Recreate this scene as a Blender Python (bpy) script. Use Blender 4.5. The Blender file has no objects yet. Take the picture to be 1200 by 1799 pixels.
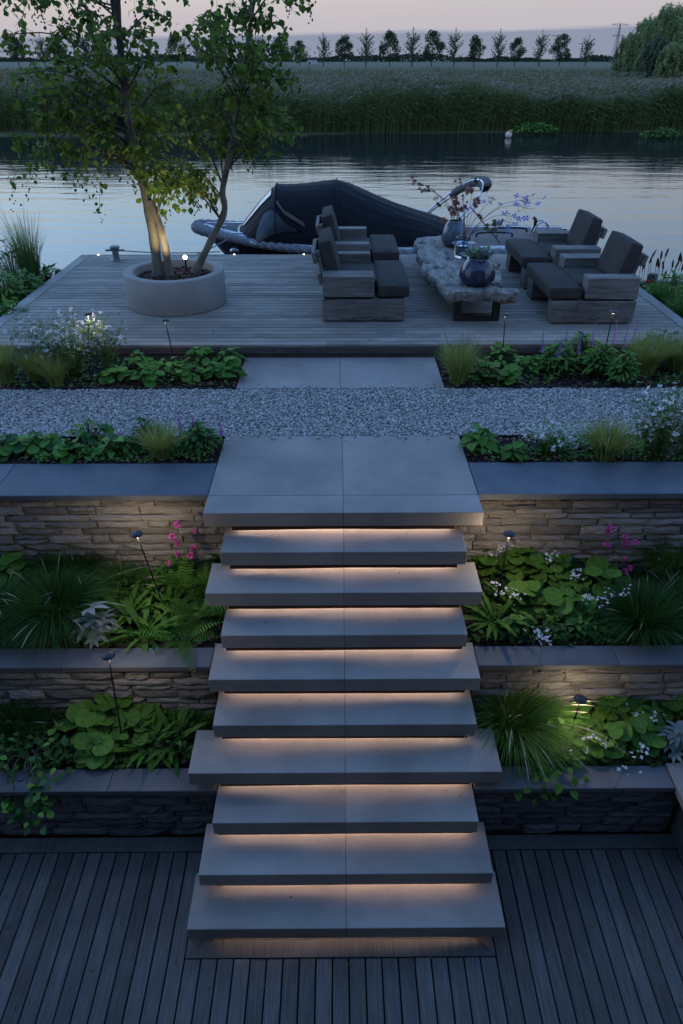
import bpy, bmesh, math, random
import numpy as np
from mathutils import Vector, Matrix, Euler

R = math.radians
scene = bpy.context.scene
COL = scene.collection

# ------------------------------------------------------------------ camera
CAM = (-0.045, 0.0, 4.681); PITCH = math.atan(794.5 / 1220.0); YAW = R(0.4)
cam_data = bpy.data.cameras.new('camera'); cam = bpy.data.objects.new('camera', cam_data); COL.objects.link(cam)
cam_data.sensor_fit = 'HORIZONTAL'; cam_data.sensor_width = 36.0; cam_data.lens = 36.0 * 1220.0 / 1200.0
cam_data.clip_start = 0.05; cam_data.clip_end = 6000.0
cam.location = CAM; cam.rotation_euler = (math.pi / 2 - PITCH, 0.0, -YAW)
scene.camera = cam

# ------------------------------------------------------------------ sky: dusk, the sun is just below the horizon to the left
world = bpy.data.worlds.new('World'); scene.world = world; world.use_nodes = True
def build_world():
    nt = world.node_tree; N = nt.nodes; L = nt.links
    bg = N['Background']
    sky = N.new('ShaderNodeTexSky'); sky.sky_type = 'NISHITA'; sky.sun_disc = False
    sky.sun_elevation = R(-1.0); sky.sun_rotation = R(-55); sky.ozone_density = 3.2; sky.dust_density = 1.2
    tc = N.new('ShaderNodeTexCoord'); sep = N.new('ShaderNodeSeparateXYZ'); L.new(tc.outputs['Generated'], sep.inputs[0])
    def math_(op, a, b=None, clamp=False):
        m = N.new('ShaderNodeMath'); m.operation = op; m.use_clamp = clamp
        for i, v in enumerate((a, b)):
            if v is None: continue
            if isinstance(v, (int, float)): m.inputs[i].default_value = v
            else: L.new(v, m.inputs[i])
        return m.outputs[0]
    def mix(fac, a, b):
        m = N.new('ShaderNodeMix'); m.data_type = 'RGBA'
        L.new(fac, m.inputs[0])
        for i, v in ((6, a), (7, b)):
            if isinstance(v, tuple): m.inputs[i].default_value = (*v, 1)
            else: L.new(v, m.inputs[i])
        return m.outputs[2]
    z = math_('ABSOLUTE', sep.outputs[2])
    # dome: the physical sky scaled, blending into the pink-grey dusk band all round the horizon
    sc_ = N.new('ShaderNodeVectorMath'); sc_.operation = 'SCALE'; L.new(sky.outputs[0], sc_.inputs[0]); sc_.inputs[3].default_value = SKY_GAIN
    tn = N.new('ShaderNodeVectorMath'); tn.operation = 'MULTIPLY'; L.new(sc_.outputs[0], tn.inputs[0]); tn.inputs[1].default_value = (1.42, 1.18, .86); sc_ = tn
    zz = math_('DIVIDE', z, 0.24)
    band = math_('POWER', 2.718, math_('MULTIPLY', math_('MULTIPLY', zz, zz), -1.0))
    dome = mix(band, sc_.outputs[0], BAND)
    # low blue-grey cloud bank with a soft uneven top
    mp = N.new('ShaderNodeMapping'); mp.inputs['Scale'].default_value = (3, 3, 60); L.new(tc.outputs['Generated'], mp.inputs[0])
    nz = N.new('ShaderNodeTexNoise'); nz.inputs['Scale'].default_value = 1.6; nz.inputs['Detail'].default_value = 4; L.new(mp.outputs[0], nz.inputs[0])
    top = math_('ADD', math_('MULTIPLY', math_('SUBTRACT', nz.outputs[0], 0.5), 0.014), 0.0285)
    top = math_('ADD', top, math_('MULTIPLY', sep.outputs[0], 0.012))
    cl = math_('MULTIPLY', math_('SUBTRACT', top, z), 220.0, True)
    cl = math_('MULTIPLY', cl, 0.85)
    out = mix(cl, dome, CLOUD)
    L.new(out, bg.inputs[0]); bg.inputs[1].default_value = SKY_STRENGTH
SKY_GAIN = 52.0; SKY_STRENGTH = 0.15
BAND = (3.5, 3.36, 3.72); CLOUD = (1.5, 1.82, 2.55)
build_world()
sun_d = bpy.data.lights.new('sun', 'SUN'); sun_d.energy = 0.05; sun_d.angle = R(40); sun_d.color = (1.0, 0.86, 0.8)
sun = bpy.data.objects.new('sun', sun_d); COL.objects.link(sun)
sun.rotation_euler = Vector((0.78, -0.55, -0.3)).to_track_quat('-Z', 'Y').to_euler()
scene.view_settings.view_transform = 'Standard'; scene.view_settings.look = 'None'
scene.view_settings.exposure = 0.0; scene.view_settings.gamma = 1.0
scene.view_settings.use_curve_mapping = False
scene.cycles.max_bounces = 5; scene.cycles.diffuse_bounces = 2; scene.cycles.glossy_bounces = 2; scene.cycles.transmission_bounces = 5; scene.cycles.transparent_max_bounces = 8
scene.cycles.caustics_reflective = False; scene.cycles.caustics_refractive = False
scene.cycles.sample_clamp_indirect = 4.0

# ------------------------------------------------------------------ helpers
def at(px, py, z):
    """point of the plane of height z under a place in the picture (layout of things on the ground)"""
    u = (px - 600) / 1220.0; v = (py - 899.5) / 1220.0; c, s = math.cos(PITCH), math.sin(PITCH)
    dx, dy, dz = u, c - v * s, -(s + v * c)
    X = dx * math.cos(YAW) + dy * math.sin(YAW); Y = -dx * math.sin(YAW) + dy * math.cos(YAW)
    k = (z - CAM[2]) / dz
    return Vector((CAM[0] + X * k, Y * k, z))
def on(px, py, Y):
    u = (px - 600) / 1220.0; v = (py - 899.5) / 1220.0; c, s = math.cos(PITCH), math.sin(PITCH)
    dx, dy, dz = u, c - v * s, -(s + v * c)
    X = dx * math.cos(YAW) + dy * math.sin(YAW); Y0 = -dx * math.sin(YAW) + dy * math.cos(YAW)
    k = Y / Y0
    return Vector((CAM[0] + X * k, Y, CAM[2] + dz * k))

def np_mesh(name, verts, quads, mats=(), smooth=False, mat_idx=None):
    verts = np.asarray(verts, dtype=np.float32).reshape(-1, 3); quads = np.asarray(quads, dtype=np.int32)
    k = quads.shape[1]
    me = bpy.data.meshes.new(name)
    me.vertices.add(len(verts)); me.vertices.foreach_set('co', verts.ravel())
    me.loops.add(quads.size); me.loops.foreach_set('vertex_index', quads.ravel())
    me.polygons.add(len(quads)); me.polygons.foreach_set('loop_start', np.arange(0, quads.size, k, dtype=np.int32))
    me.polygons.foreach_set('loop_total', np.full(len(quads), k, dtype=np.int32))
    for m in mats: me.materials.append(m)
    if mat_idx is not None: me.polygons.foreach_set('material_index', np.asarray(mat_idx, dtype=np.int32))
    me.polygons.foreach_set('use_smooth', np.full(len(quads), smooth))
    me.update(calc_edges=True); me.validate()
    return me

class MB:
    """collects shapes that make up ONE part"""
    def __init__(s): s.v = []; s.f = []
    def add(s, vs, fs):
        o = len(s.v); s.v += [tuple(v) for v in vs]; s.f += [tuple(i + o for i in f) for f in fs]; return s
    def box(s, x0, x1, y0, y1, z0, z1, bev=0.0, mtx=None, seg=1):
        bm = bmesh.new()
        bmesh.ops.create_cube(bm, size=1.0)
        for v in bm.verts:
            v.co = Vector((x0 + (v.co.x + .5) * (x1 - x0), y0 + (v.co.y + .5) * (y1 - y0), z0 + (v.co.z + .5) * (z1 - z0)))
        if bev > 0: bmesh.ops.bevel(bm, geom=list(bm.edges), offset=bev, segments=seg, affect='EDGES', profile=0.6)
        s._bm(bm, mtx); return s
    def _bm(s, bm, mtx=None):
        if mtx is not None: bmesh.ops.transform(bm, matrix=mtx, verts=bm.verts)
        bm.verts.index_update()
        s.add([v.co for v in bm.verts], [[v.index for v in f.verts] for f in bm.faces]); bm.free()
    def tube(s, pts, rad, n=8, cap=True):
        pts = [Vector(p) for p in pts]; m = len(pts)
        if not isinstance(rad, (list, tuple)): rad = [rad] * m
        up = Vector((0.13, 0.27, 0.95)); vs = []; fs = []
        for i, p in enumerate(pts):
            t = (pts[min(i + 1, m - 1)] - pts[max(i - 1, 0)]).normalized()
            a = t.cross(up)
            if a.length < 1e-3: a = t.cross(Vector((1, 0, 0)))
            a.normalize(); b = a.cross(t)
            for k in range(n):
                w = 2 * math.pi * k / n
                vs.append(p + a * (math.cos(w) * rad[i]) + b * (math.sin(w) * rad[i]))
        for i in range(m - 1):
            for k in range(n):
                fs.append((i * n + k, i * n + (k + 1) % n, (i + 1) * n + (k + 1) % n, (i + 1) * n + k))
        if cap: fs.append(tuple(range(n))[::-1]); fs.append(tuple((m - 1) * n + k for k in range(n)))
        return s.add(vs, fs)
    def lathe(s, prof, c=(0, 0, 0), n=32, close=False, wob=None):
        c = Vector(c); vs = []; fs = []; m = len(prof)
        for r, z in prof:
            for k in range(n):
                a = 2 * math.pi * k / n
                vs.append(c + Vector((math.cos(a) * r, math.sin(a) * r, z)))
        for i in range(m - 1):
            for k in range(n):
                fs.append((i * n + k, i * n + (k + 1) % n, (i + 1) * n + (k + 1) % n, (i + 1) * n + k))
        if close:
            fs.append(tuple(range(n))[::-1]); fs.append(tuple((m - 1) * n + k for k in range(n)))
        return s.add(vs, fs)
    def grid(s, rows):
        m, n = len(rows), len(rows[0]); o = []
        for r in rows: o += r
        return s.add(o, [(i * n + j, i * n + j + 1, (i + 1) * n + j + 1, (i + 1) * n + j) for i in range(m - 1) for j in range(n - 1)])
    def ball(s, c, r, sub=1, sc=(1, 1, 1)):
        bm = bmesh.new(); bmesh.ops.create_icosphere(bm, subdivisions=sub, radius=1.0)
        for v in bm.verts: v.co = Vector((v.co.x * r * sc[0], v.co.y * r * sc[1], v.co.z * r * sc[2])) + Vector(c)
        s._bm(bm); return s
    def build(s, name, mat, parent=None, smooth=False, origin=None):
        off = Vector(origin) if origin is not None else (Vector(parent.location) if parent is not None and not parent.get('_local') else Vector((0, 0, 0)))
        me = bpy.data.meshes.new(name)
        me.from_pydata([(v[0] - off.x, v[1] - off.y, v[2] - off.z) for v in s.v], [], s.f)
        bm = bmesh.new(); bm.from_mesh(me); bmesh.ops.recalc_face_normals(bm, faces=bm.faces); bm.to_mesh(me); bm.free()
        if smooth:
            me.polygons.foreach_set('use_smooth', [True] * len(me.polygons))
            try: me.set_sharp_from_angle(angle=R(38))
            except Exception: pass
        if mat: me.materials.append(mat)
        o = link(name, me, parent)
        if origin is not None and parent is None: o.location = off
        return o
def link(name, data, parent=None):
    o = bpy.data.objects.new(name, data); COL.objects.link(o)
    if parent is not None: o.parent = parent
    return o
def thing(name, label, cat, loc=(0, 0, 0), group=None, local=False, rz=0.0):
    o = bpy.data.objects.new(name, None); COL.objects.link(o); o.location = loc; o.rotation_euler = (0, 0, rz)
    o.empty_display_size = 0.1
    o['label'] = label; o['category'] = cat
    if group: o['group'] = group
    if local: o['_local'] = 1
    return o
def tag(o, label, cat, group=None):
    o['label'] = label; o['category'] = cat
    if group: o['group'] = group
    return o
def struct(o): o['kind'] = 'structure'; return o
def stuff(o): o['kind'] = 'stuff'; return o

# ------------------------------------------------------------------ materials
def nodes(name):
    m = bpy.data.materials.new(name); m.use_nodes = True
    nt = m.node_tree; return m, nt, nt.nodes, nt.links, nt.nodes['Principled BSDF']
def surf(name, c1, c2, scale=6, rough=.65, bump=.15, bscale=80, stretch=(1, 1, 1), rnd=.15, spec=.3, detail=6, bdist=.01,
         lo=.3, hi=.7, metal=0.0, fine=0.0, fscale=300, coat=0.0, hue=0.0, streak=None):
    m, nt, N, L, b = nodes(name)
    tc = N.new('ShaderNodeTexCoord'); mp = N.new('ShaderNodeMapping'); mp.inputs['Scale'].default_value = stretch
    oi = N.new('ShaderNodeObjectInfo'); w = N.new('ShaderNodeMath'); w.operation = 'MULTIPLY'; w.inputs[1].default_value = 37.0
    L.new(oi.outputs['Random'], w.inputs[0]); L.new(tc.outputs['Object'], mp.inputs[0])
    def noise(sc, det, vec=mp.outputs[0]):
        n = N.new('ShaderNodeTexNoise'); n.noise_dimensions = '4D'; n.inputs['Scale'].default_value = sc; n.inputs['Detail'].default_value = det
        n.inputs['Roughness'].default_value = .6
        L.new(vec, n.inputs['Vector']); L.new(w.outputs[0], n.inputs['W']); return n
    n1 = noise(scale, detail); cr = N.new('ShaderNodeValToRGB'); L.new(n1.outputs[0], cr.inputs[0])
    cr.color_ramp.elements[0].position = lo; cr.color_ramp.elements[0].color = (*c1, 1)
    cr.color_ramp.elements[1].position = hi; cr.color_ramp.elements[1].color = (*c2, 1)
    colr = cr.outputs[0]
    hs = N.new('ShaderNodeHueSaturation'); mr = N.new('ShaderNodeMapRange'); L.new(oi.outputs['Random'], mr.inputs[0])
    mr.inputs[3].default_value = 1 - rnd; mr.inputs[4].default_value = 1 + rnd
    val = mr.outputs[0]
    if fine:
        nf = noise(fscale, 2, tc.outputs['Object']); mf = N.new('ShaderNodeMapRange'); L.new(nf.outputs[0], mf.inputs[0])
        mf.inputs[1].default_value = .3; mf.inputs[2].default_value = .7
        mf.inputs[3].default_value = 1 - fine; mf.inputs[4].default_value = 1 + fine
        mm = N.new('ShaderNodeMath'); mm.operation = 'MULTIPLY'; L.new(val, mm.inputs[0]); L.new(mf.outputs[0], mm.inputs[1]); val = mm.outputs[0]
    L.new(val, hs.inputs['Value']); L.new(colr, hs.inputs['Color'])
    if hue:
        wn = N.new('ShaderNodeTexWhiteNoise'); wn.noise_dimensions = '1D'; L.new(w.outputs[0], wn.inputs['W'])
        mh = N.new('ShaderNodeMapRange'); L.new(wn.outputs[0], mh.inputs[0]); mh.inputs[3].default_value = .5 - hue; mh.inputs[4].default_value = .5 + hue
        L.new(mh.outputs[0], hs.inputs['Hue'])
    L.new(hs.outputs[0], b.inputs['Base Color'])
    b.inputs['Roughness'].default_value = rough; b.inputs['Specular IOR Level'].default_value = spec; b.inputs['Metallic'].default_value = metal
    b.inputs['Coat Weight'].default_value = coat
    if bump:
        n2 = noise(bscale, 5); bp = N.new('ShaderNodeBump'); bp.inputs['Strength'].default_value = bump; bp.inputs['Distance'].default_value = bdist
        L.new(n2.outputs[0], bp.inputs['Height']); L.new(bp.outputs[0], b.inputs['Normal'])
    return m
def leafmat(name, c1, c2, trans=.25, rough=.6, spec=.14, scale=14, rnd=.3, veins=0):
    m, nt, N, L, b = nodes(name)
    tc = N.new('ShaderNodeTexCoord'); n = N.new('ShaderNodeTexNoise'); n.inputs['Scale'].default_value = scale; L.new(tc.outputs['Object'], n.inputs['Vector'])
    ge = N.new('ShaderNodeNewGeometry'); oi = N.new('ShaderNodeObjectInfo')
    ad = N.new('ShaderNodeMath'); ad.operation = 'ADD'; L.new(ge.outputs['Random Per Island'], ad.inputs[0]); L.new(oi.outputs['Random'], ad.inputs[1])
    fr = N.new('ShaderNodeMath'); fr.operation = 'FRACT'; L.new(ad.outputs[0], fr.inputs[0])
    a2 = N.new('ShaderNodeMath'); a2.operation = 'MULTIPLY_ADD'; a2.inputs[1].default_value = .55; L.new(fr.outputs[0], a2.inputs[0])
    s2 = N.new('ShaderNodeMath'); s2.operation = 'MULTIPLY'; s2.inputs[1].default_value = .45; L.new(n.outputs[0], s2.inputs[0]); L.new(s2.outputs[0], a2.inputs[2])
    cr = N.new('ShaderNodeValToRGB'); L.new(a2.outputs[0], cr.inputs[0])
    cr.color_ramp.elements[0].color = (*c1, 1); cr.color_ramp.elements[0].position = .1
    cr.color_ramp.elements[1].color = (*c2, 1); cr.color_ramp.elements[1].position = .85
    b.inputs['Roughness'].default_value = rough; b.inputs['Specular IOR Level'].default_value = spec
    col = cr.outputs[0]
    if veins:      # veins fanning out from the stalk
        sp = N.new('ShaderNodeSeparateXYZ'); L.new(tc.outputs['Object'], sp.inputs[0])
        at_ = N.new('ShaderNodeMath'); at_.operation = 'ARCTAN2'; L.new(sp.outputs[1], at_.inputs[0]); L.new(sp.outputs[0], at_.inputs[1])
        mu = N.new('ShaderNodeMath'); mu.operation = 'MULTIPLY'; mu.inputs[1].default_value = veins; L.new(at_.outputs[0], mu.inputs[0])
        si = N.new('ShaderNodeMath'); si.operation = 'SINE'; L.new(mu.outputs[0], si.inputs[0])
        ab = N.new('ShaderNodeMath'); ab.operation = 'ABSOLUTE'; L.new(si.outputs[0], ab.inputs[0])
        rg = N.new('ShaderNodeMapRange'); rg.inputs[1].default_value = .05; rg.inputs[2].default_value = .6; rg.inputs[3].default_value = .86; rg.inputs[4].default_value = 1.04; L.new(ab.outputs[0], rg.inputs[0])
        hv = N.new('ShaderNodeHueSaturation'); L.new(col, hv.inputs['Color']); L.new(rg.outputs[0], hv.inputs['Value']); col = hv.outputs[0]
        bp = N.new('ShaderNodeBump'); bp.inputs['Strength'].default_value = .25; bp.inputs['Distance'].default_value = .03; L.new(ab.outputs[0], bp.inputs['Height']); L.new(bp.outputs[0], b.inputs['Normal'])
    L.new(col, b.inputs['Base Color'])
    tr = N.new('ShaderNodeBsdfTranslucent'); L.new(col, tr.inputs[0])
    mx = N.new('ShaderNodeMixShader'); mx.inputs[0].default_value = trans
    L.new(b.outputs[0], mx.inputs[1]); L.new(tr.outputs[0], mx.inputs[2]); L.new(mx.outputs[0], N['Material Output'].inputs[0])
    return m
def glow(name, col, strength):
    m, nt, N, L, b = nodes(name)
    b.inputs['Base Color'].default_value = (.8, .8, .8, 1); b.inputs['Emission Color'].default_value = (*col, 1); b.inputs['Emission Strength'].default_value = strength
    return m
def woodmat(name, c1, c2, grain=(3, 60, 60), rough=.75, rnd=.22, bump=.35, bdist=.004, cracks=False, hue=0.012):
    m = surf(name, c1, c2, scale=1.6, rough=rough, bump=bump, bscale=2.2, stretch=grain, rnd=rnd, spec=.2, detail=8, bdist=bdist, hue=hue)
    nt = m.node_tree; N = nt.nodes; L = nt.links
    b = N['Principled BSDF']; src = b.inputs['Base Color'].links[0].from_socket
    tc = N.new('ShaderNodeTexCoord'); oi = N.new('ShaderNodeObjectInfo')
    # broad weather stains
    ns = N.new('ShaderNodeTexNoise'); ns.noise_dimensions = '4D'; ns.inputs['Scale'].default_value = 2.3; ns.inputs['Detail'].default_value = 5
    L.new(tc.outputs['Object'], ns.inputs['Vector']); mw = N.new('ShaderNodeMath'); mw.operation = 'MULTIPLY'; mw.inputs[1].default_value = 91; L.new(oi.outputs['Random'], mw.inputs[0]); L.new(mw.outputs[0], ns.inputs['W'])
    mr = N.new('ShaderNodeMapRange'); mr.inputs[1].default_value = .35; mr.inputs[2].default_value = .7; mr.inputs[3].default_value = 1.12; mr.inputs[4].default_value = .72
    L.new(ns.outputs[0], mr.inputs[0])
    mx = N.new('ShaderNodeMix'); mx.data_type = 'RGBA'; mx.blend_type = 'MULTIPLY'; mx.inputs[0].default_value = 1
    cb = N.new('ShaderNodeCombineColor')
    for i in range(3): L.new(mr.outputs[0], cb.inputs[i])
    L.new(src, mx.inputs[6]); L.new(cb.outputs[0], mx.inputs[7]); out = mx.outputs[2]
    if cracks:
        mp = N.new('ShaderNodeMapping'); mp.inputs['Scale'].default_value = (.45, 3.2, 3.2); L.new(tc.outputs['Object'], mp.inputs[0])
        nv = N.new('ShaderNodeTexNoise'); nv.noise_dimensions = '4D'; nv.inputs['Scale'].default_value = 2.0; nv.inputs['Detail'].default_value = 3.5; L.new(mp.outputs[0], nv.inputs['Vector']); L.new(mw.outputs[0], nv.inputs['W'])
        s1 = N.new('ShaderNodeMath'); s1.operation = 'SUBTRACT'; s1.inputs[1].default_value = .5; L.new(nv.outputs[0], s1.inputs[0])
        ab = N.new('ShaderNodeMath'); ab.operation = 'ABSOLUTE'; L.new(s1.outputs[0], ab.inputs[0])
        r2 = N.new('ShaderNodeMapRange'); r2.inputs[1].default_value = .0015; r2.inputs[2].default_value = .006; r2.inputs[3].default_value = .3; r2.inputs[4].default_value = 1; L.new(ab.outputs[0], r2.inputs[0])
        m2 = N.new('ShaderNodeMix'); m2.data_type = 'RGBA'; m2.blend_type = 'MULTIPLY'; m2.inputs[0].default_value = 1
        c2_ = N.new('ShaderNodeCombineColor')
        for i in range(3): L.new(r2.outputs[0], c2_.inputs[i])
        L.new(out, m2.inputs[6]); L.new(c2_.outputs[0], m2.inputs[7]); out = m2.outputs[2]
    L.new(out, b.inputs['Base Color'])
    return m

M = {}
M['slab'] = surf('slab_stone', (0.167, 0.149, 0.135), (0.289, 0.256, 0.228), scale=1.7, rough=.62, bump=.12, bscale=160, rnd=.06, fine=.14, fscale=240, bdist=.002)
M['coping'] = surf('bluestone', (.055, .066, .080), (.095, .108, .125), scale=3, rough=.6, bump=.2, bscale=70, rnd=.08, fine=.12, fscale=200, bdist=.003)
M['coping2'] = surf('bluestone_grey', (0.068, 0.070, 0.076), (0.112, 0.112, 0.118), scale=3, rough=.65, bump=.2, bscale=70, rnd=.1, fine=.12, fscale=200, bdist=.003)
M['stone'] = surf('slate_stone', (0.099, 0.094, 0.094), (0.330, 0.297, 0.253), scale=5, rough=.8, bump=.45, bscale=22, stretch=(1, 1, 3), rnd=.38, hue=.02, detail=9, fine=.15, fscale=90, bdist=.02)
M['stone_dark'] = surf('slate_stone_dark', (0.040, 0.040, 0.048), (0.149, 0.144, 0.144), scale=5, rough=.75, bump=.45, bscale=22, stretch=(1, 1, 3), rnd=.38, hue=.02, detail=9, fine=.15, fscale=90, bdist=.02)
M['mortar'] = surf('wall_core', (.05, .046, .04), (.10, .092, .08), rough=.9)
M['deck_low'] = woodmat('deck_wood_low', (0.048, 0.047, 0.045), (0.107, 0.102, 0.095), grain=(60, 3, 60), bump=.4)
M['deck_up'] = woodmat('deck_wood_up', (0.166, 0.150, 0.127), (0.289, 0.256, 0.216), grain=(3, 60, 60), bump=.4)
M['deck_up_y'] = woodmat('deck_wood_edge', (0.177, 0.169, 0.158), (0.287, 0.268, 0.247), grain=(60, 3, 60), bump=.4)
M['fascia'] = woodmat('fascia_wood', (.055, .045, .04), (.12, .10, .088), grain=(3, 60, 60))
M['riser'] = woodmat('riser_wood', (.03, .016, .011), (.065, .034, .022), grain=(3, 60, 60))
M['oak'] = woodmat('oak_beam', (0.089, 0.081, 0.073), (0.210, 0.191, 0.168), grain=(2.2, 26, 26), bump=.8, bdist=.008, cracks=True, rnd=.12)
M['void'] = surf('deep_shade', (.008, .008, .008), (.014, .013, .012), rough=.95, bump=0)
M['fabric'] = surf('outdoor_fabric', (0.044, 0.040, 0.036), (0.059, 0.055, 0.051), scale=4, rough=.95, bump=.35, bscale=420, rnd=.08, spec=.1, bdist=.002, fine=.12, fscale=500)
M['concrete'] = surf('planter_concrete', (0.217, 0.208, 0.190), (0.295, 0.280, 0.254), scale=3, rough=.85, bump=.35, bscale=200, rnd=0, fine=.07, fscale=160, bdist=.003)
M['soil'] = surf('soil', (.008, .006, .005), (.028, .021, .017), scale=24, rough=.95, bump=.9, bscale=60, rnd=0, bdist=.03)
M['bark'] = surf('bark_chip', (.03, .014, .009), (.12, .065, .042), scale=30, rough=.85, bump=.3, rnd=.5)
M['gravel'] = None
M['steel_black'] = surf('black_steel', (.012, .012, .013), (.02, .02, .022), rough=.45, bump=.05, rnd=0, spec=.4)
M['chrome'] = surf('brushed_steel', (.45, .46, .48), (.6, .6, .62), rough=.3, bump=.03, metal=1.0, rnd=0)
M['rope'] = surf('rope', (.10, .10, .10), (.24, .235, .225), scale=40, rough=.9, bump=.5, bscale=220, rnd=0, bdist=.004)
M['rope_dark'] = surf('rope_dark', (.08, .085, .09), (.22, .225, .235), scale=30, rough=.85, bump=.4, bscale=200, rnd=0, bdist=.004)
M['hull'] = surf('hull_paint', (.006, .008, .012), (.01, .013, .018), rough=.25, bump=0, rnd=0, spec=.5)
M['boatdeck'] = surf('boat_deck', (.028, .032, .04), (.05, .055, .065), rough=.7, bump=.2, rnd=0)
M['coaming'] = surf('boat_coaming', (.30, .31, .33), (.38, .39, .41), rough=.35, bump=.03, rnd=0, spec=.5)
M['teak'] = woodmat('boat_teak', (.10, .085, .075), (.2, .17, .15), grain=(3, 60, 60))
M['canvas'] = surf('boat_canvas', (.005, .006, .008), (.010, .011, .015), scale=3, rough=.7, bump=.35, bscale=5, rnd=0, spec=.12, bdist=.05)
M['canvas_grey'] = surf('bimini_canvas', (.055, .055, .052), (.085, .083, .078), scale=5, rough=.85, bump=.4, bscale=9, rnd=0, bdist=.03)
M['vinyl'] = surf('clear_vinyl', (.25, .26, .28), (.33, .34, .36), rough=.12, bump=.1, bscale=6, rnd=0, spec=.9, bdist=.02)
M['vinyl_dark'] = surf('dark_vinyl', (.012, .016, .022), (.03, .036, .046), scale=3, rough=.22, bump=.3, bscale=5, rnd=0, spec=.4, bdist=.02)
M['glaze'] = surf('blue_glaze', (.008, .012, .028), (.03, .045, .09), scale=5, rough=.16, bump=.12, bscale=7, rnd=.0, spec=.45, coat=.1, stretch=(1, 1, .35))
M['glaze2'] = surf('grey_blue_glaze', (.02, .035, .06), (.13, .16, .18), scale=5, rough=.22, bump=.12, bscale=7, rnd=.1, spec=.4, coat=.1, stretch=(1, 1, .35))
M['table'] = surf('driftwood', (0.059, 0.053, 0.045), (0.266, 0.250, 0.223), scale=7, rough=.85, bump=1.0, bscale=16, stretch=(2.2, .7, 2), rnd=0, detail=9, bdist=.03, lo=.34, hi=.62, fine=.2, fscale=60)
M['trunk'] = surf('tree_bark', (.075, .066, .05), (.20, .175, .13), scale=7, rough=.85, bump=.7, bscale=30, stretch=(1, 1, .45), rnd=.1, bdist=.01)
M['trunk_dark'] = surf('tree_bark_dark', (.03, .027, .024), (.075, .066, .058), scale=7, rough=.85, bump=.6, bscale=30, rnd=.2)
M['paint_grey'] = surf('grey_paint', (.12, .125, .13), (.17, .175, .18), rough=.45, bump=.05, rnd=0)
M['plaster'] = surf('house_plaster', (.16, .155, .15), (.2, .195, .19), rough=.9)

def glass_mat(name, col, rough=.02):
    m, nt, N, L, b = nodes(name)
    b.inputs['Base Color'].default_value = (*col, 1); b.inputs['Transmission Weight'].default_value = 1.0; b.inputs['Roughness'].default_value = rough; b.inputs['IOR'].default_value = 1.45
    return m
M['glass'] = glass_mat('vase_glass', (.72, .82, .9))
def island_mat(name, stops, rough=.8, bump=0.0):
    m, nt, N, L, b = nodes(name)
    ge = N.new('ShaderNodeNewGeometry'); oi = N.new('ShaderNodeObjectInfo')
    ad = N.new('ShaderNodeMath'); ad.operation = 'ADD'; L.new(ge.outputs['Random Per Island'], ad.inputs[0]); L.new(oi.outputs['Random'], ad.inputs[1])
    fr = N.new('ShaderNodeMath'); fr.operation = 'FRACT'; L.new(ad.outputs[0], fr.inputs[0])
    cr = N.new('ShaderNodeValToRGB'); L.new(fr.outputs[0], cr.inputs[0]); el = cr.color_ramp.elements
    while len(el) < len(stops): el.new(.5)
    for e, (p, c) in zip(el, stops): e.position = p; e.color = (*c, 1)
    L.new(cr.outputs[0], b.inputs['Base Color']); b.inputs['Roughness'].default_value = rough; b.inputs['Specular IOR Level'].default_value = .25
    return m
M['gravel'] = island_mat('gravel', [(0, (.18, .17, .16)), (.3, (.27, .255, .24)), (.75, (.38, .36, .33)), (1, (.52, .49, .45))])
M['gravel_base'] = surf('gravel_bed', (.12, .115, .11), (.24, .23, .22), scale=60, rough=.9, bump=.6, rnd=0)
M['chips'] = island_mat('bark_chips', [(0, (.018, .009, .006)), (.5, (.05, .026, .017)), (1, (.13, .075, .05))])
M['twig'] = surf('twigs', (.05, .042, .035), (.10, .085, .07), rough=.85, bump=0)
# foliage
M['lf_tree'] = leafmat('alder_leaf', (0.031, 0.078, 0.014), (0.149, 0.224, 0.036), trans=.38)
M['lf_brun'] = leafmat('heart_leaf', (0.048, 0.121, 0.017), (0.115, 0.228, 0.035), trans=.25, scale=9, veins=5)
M['lf_fern'] = leafmat('fern_leaf', (0.041, 0.129, 0.018), (0.114, 0.256, 0.039), trans=.25)
M['lf_tongue'] = leafmat('tongue_leaf', (0.035, 0.105, 0.013), (0.090, 0.200, 0.028), trans=.3)
M['lf_grass_dk'] = leafmat('dark_grass', (0.012, 0.043, 0.008), (0.039, 0.106, 0.017), trans=.2)
M['lf_grass_md'] = leafmat('green_grass', (0.043, 0.116, 0.019), (0.118, 0.231, 0.041), trans=.25)
M['lf_grass_gold'] = leafmat('golden_grass', (0.132, 0.173, 0.037), (0.410, 0.449, 0.124), trans=.3)
M['lf_seed'] = leafmat('grass_seed', (.16, .14, .10), (.34, .30, .23), trans=.3)
M['lf_cover'] = leafmat('cover_leaf', (0.043, 0.136, 0.021), (0.130, 0.272, 0.045), trans=.2)
M['lf_ground_shade'] = leafmat('ground_leaf', (.012, .034, .008), (.045, .095, .02), trans=.2)  # cover green darkened: the shade between the bed plants is in the colour
M['lf_dark'] = leafmat('dark_leaf', (0.020, 0.068, 0.019), (0.061, 0.149, 0.039), trans=.25)
M['lf_silver'] = leafmat('silver_leaf', (.10, .125, .12), (.20, .235, .225), trans=.15)
M['lf_gaura'] = leafmat('gaura_leaf', (0.056, 0.109, 0.030), (0.150, 0.236, 0.068), trans=.25)
M['lf_red'] = leafmat('reddish_leaf', (.06, .05, .02), (.13, .11, .03), trans=.25)
M['petal_white'] = leafmat('white_petal', (.62, .60, .62), (.8, .78, .8), trans=.3)
M['petal_pink'] = leafmat('pink_petal', (.55, .05, .30), (.80, .20, .52), trans=.35)
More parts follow.
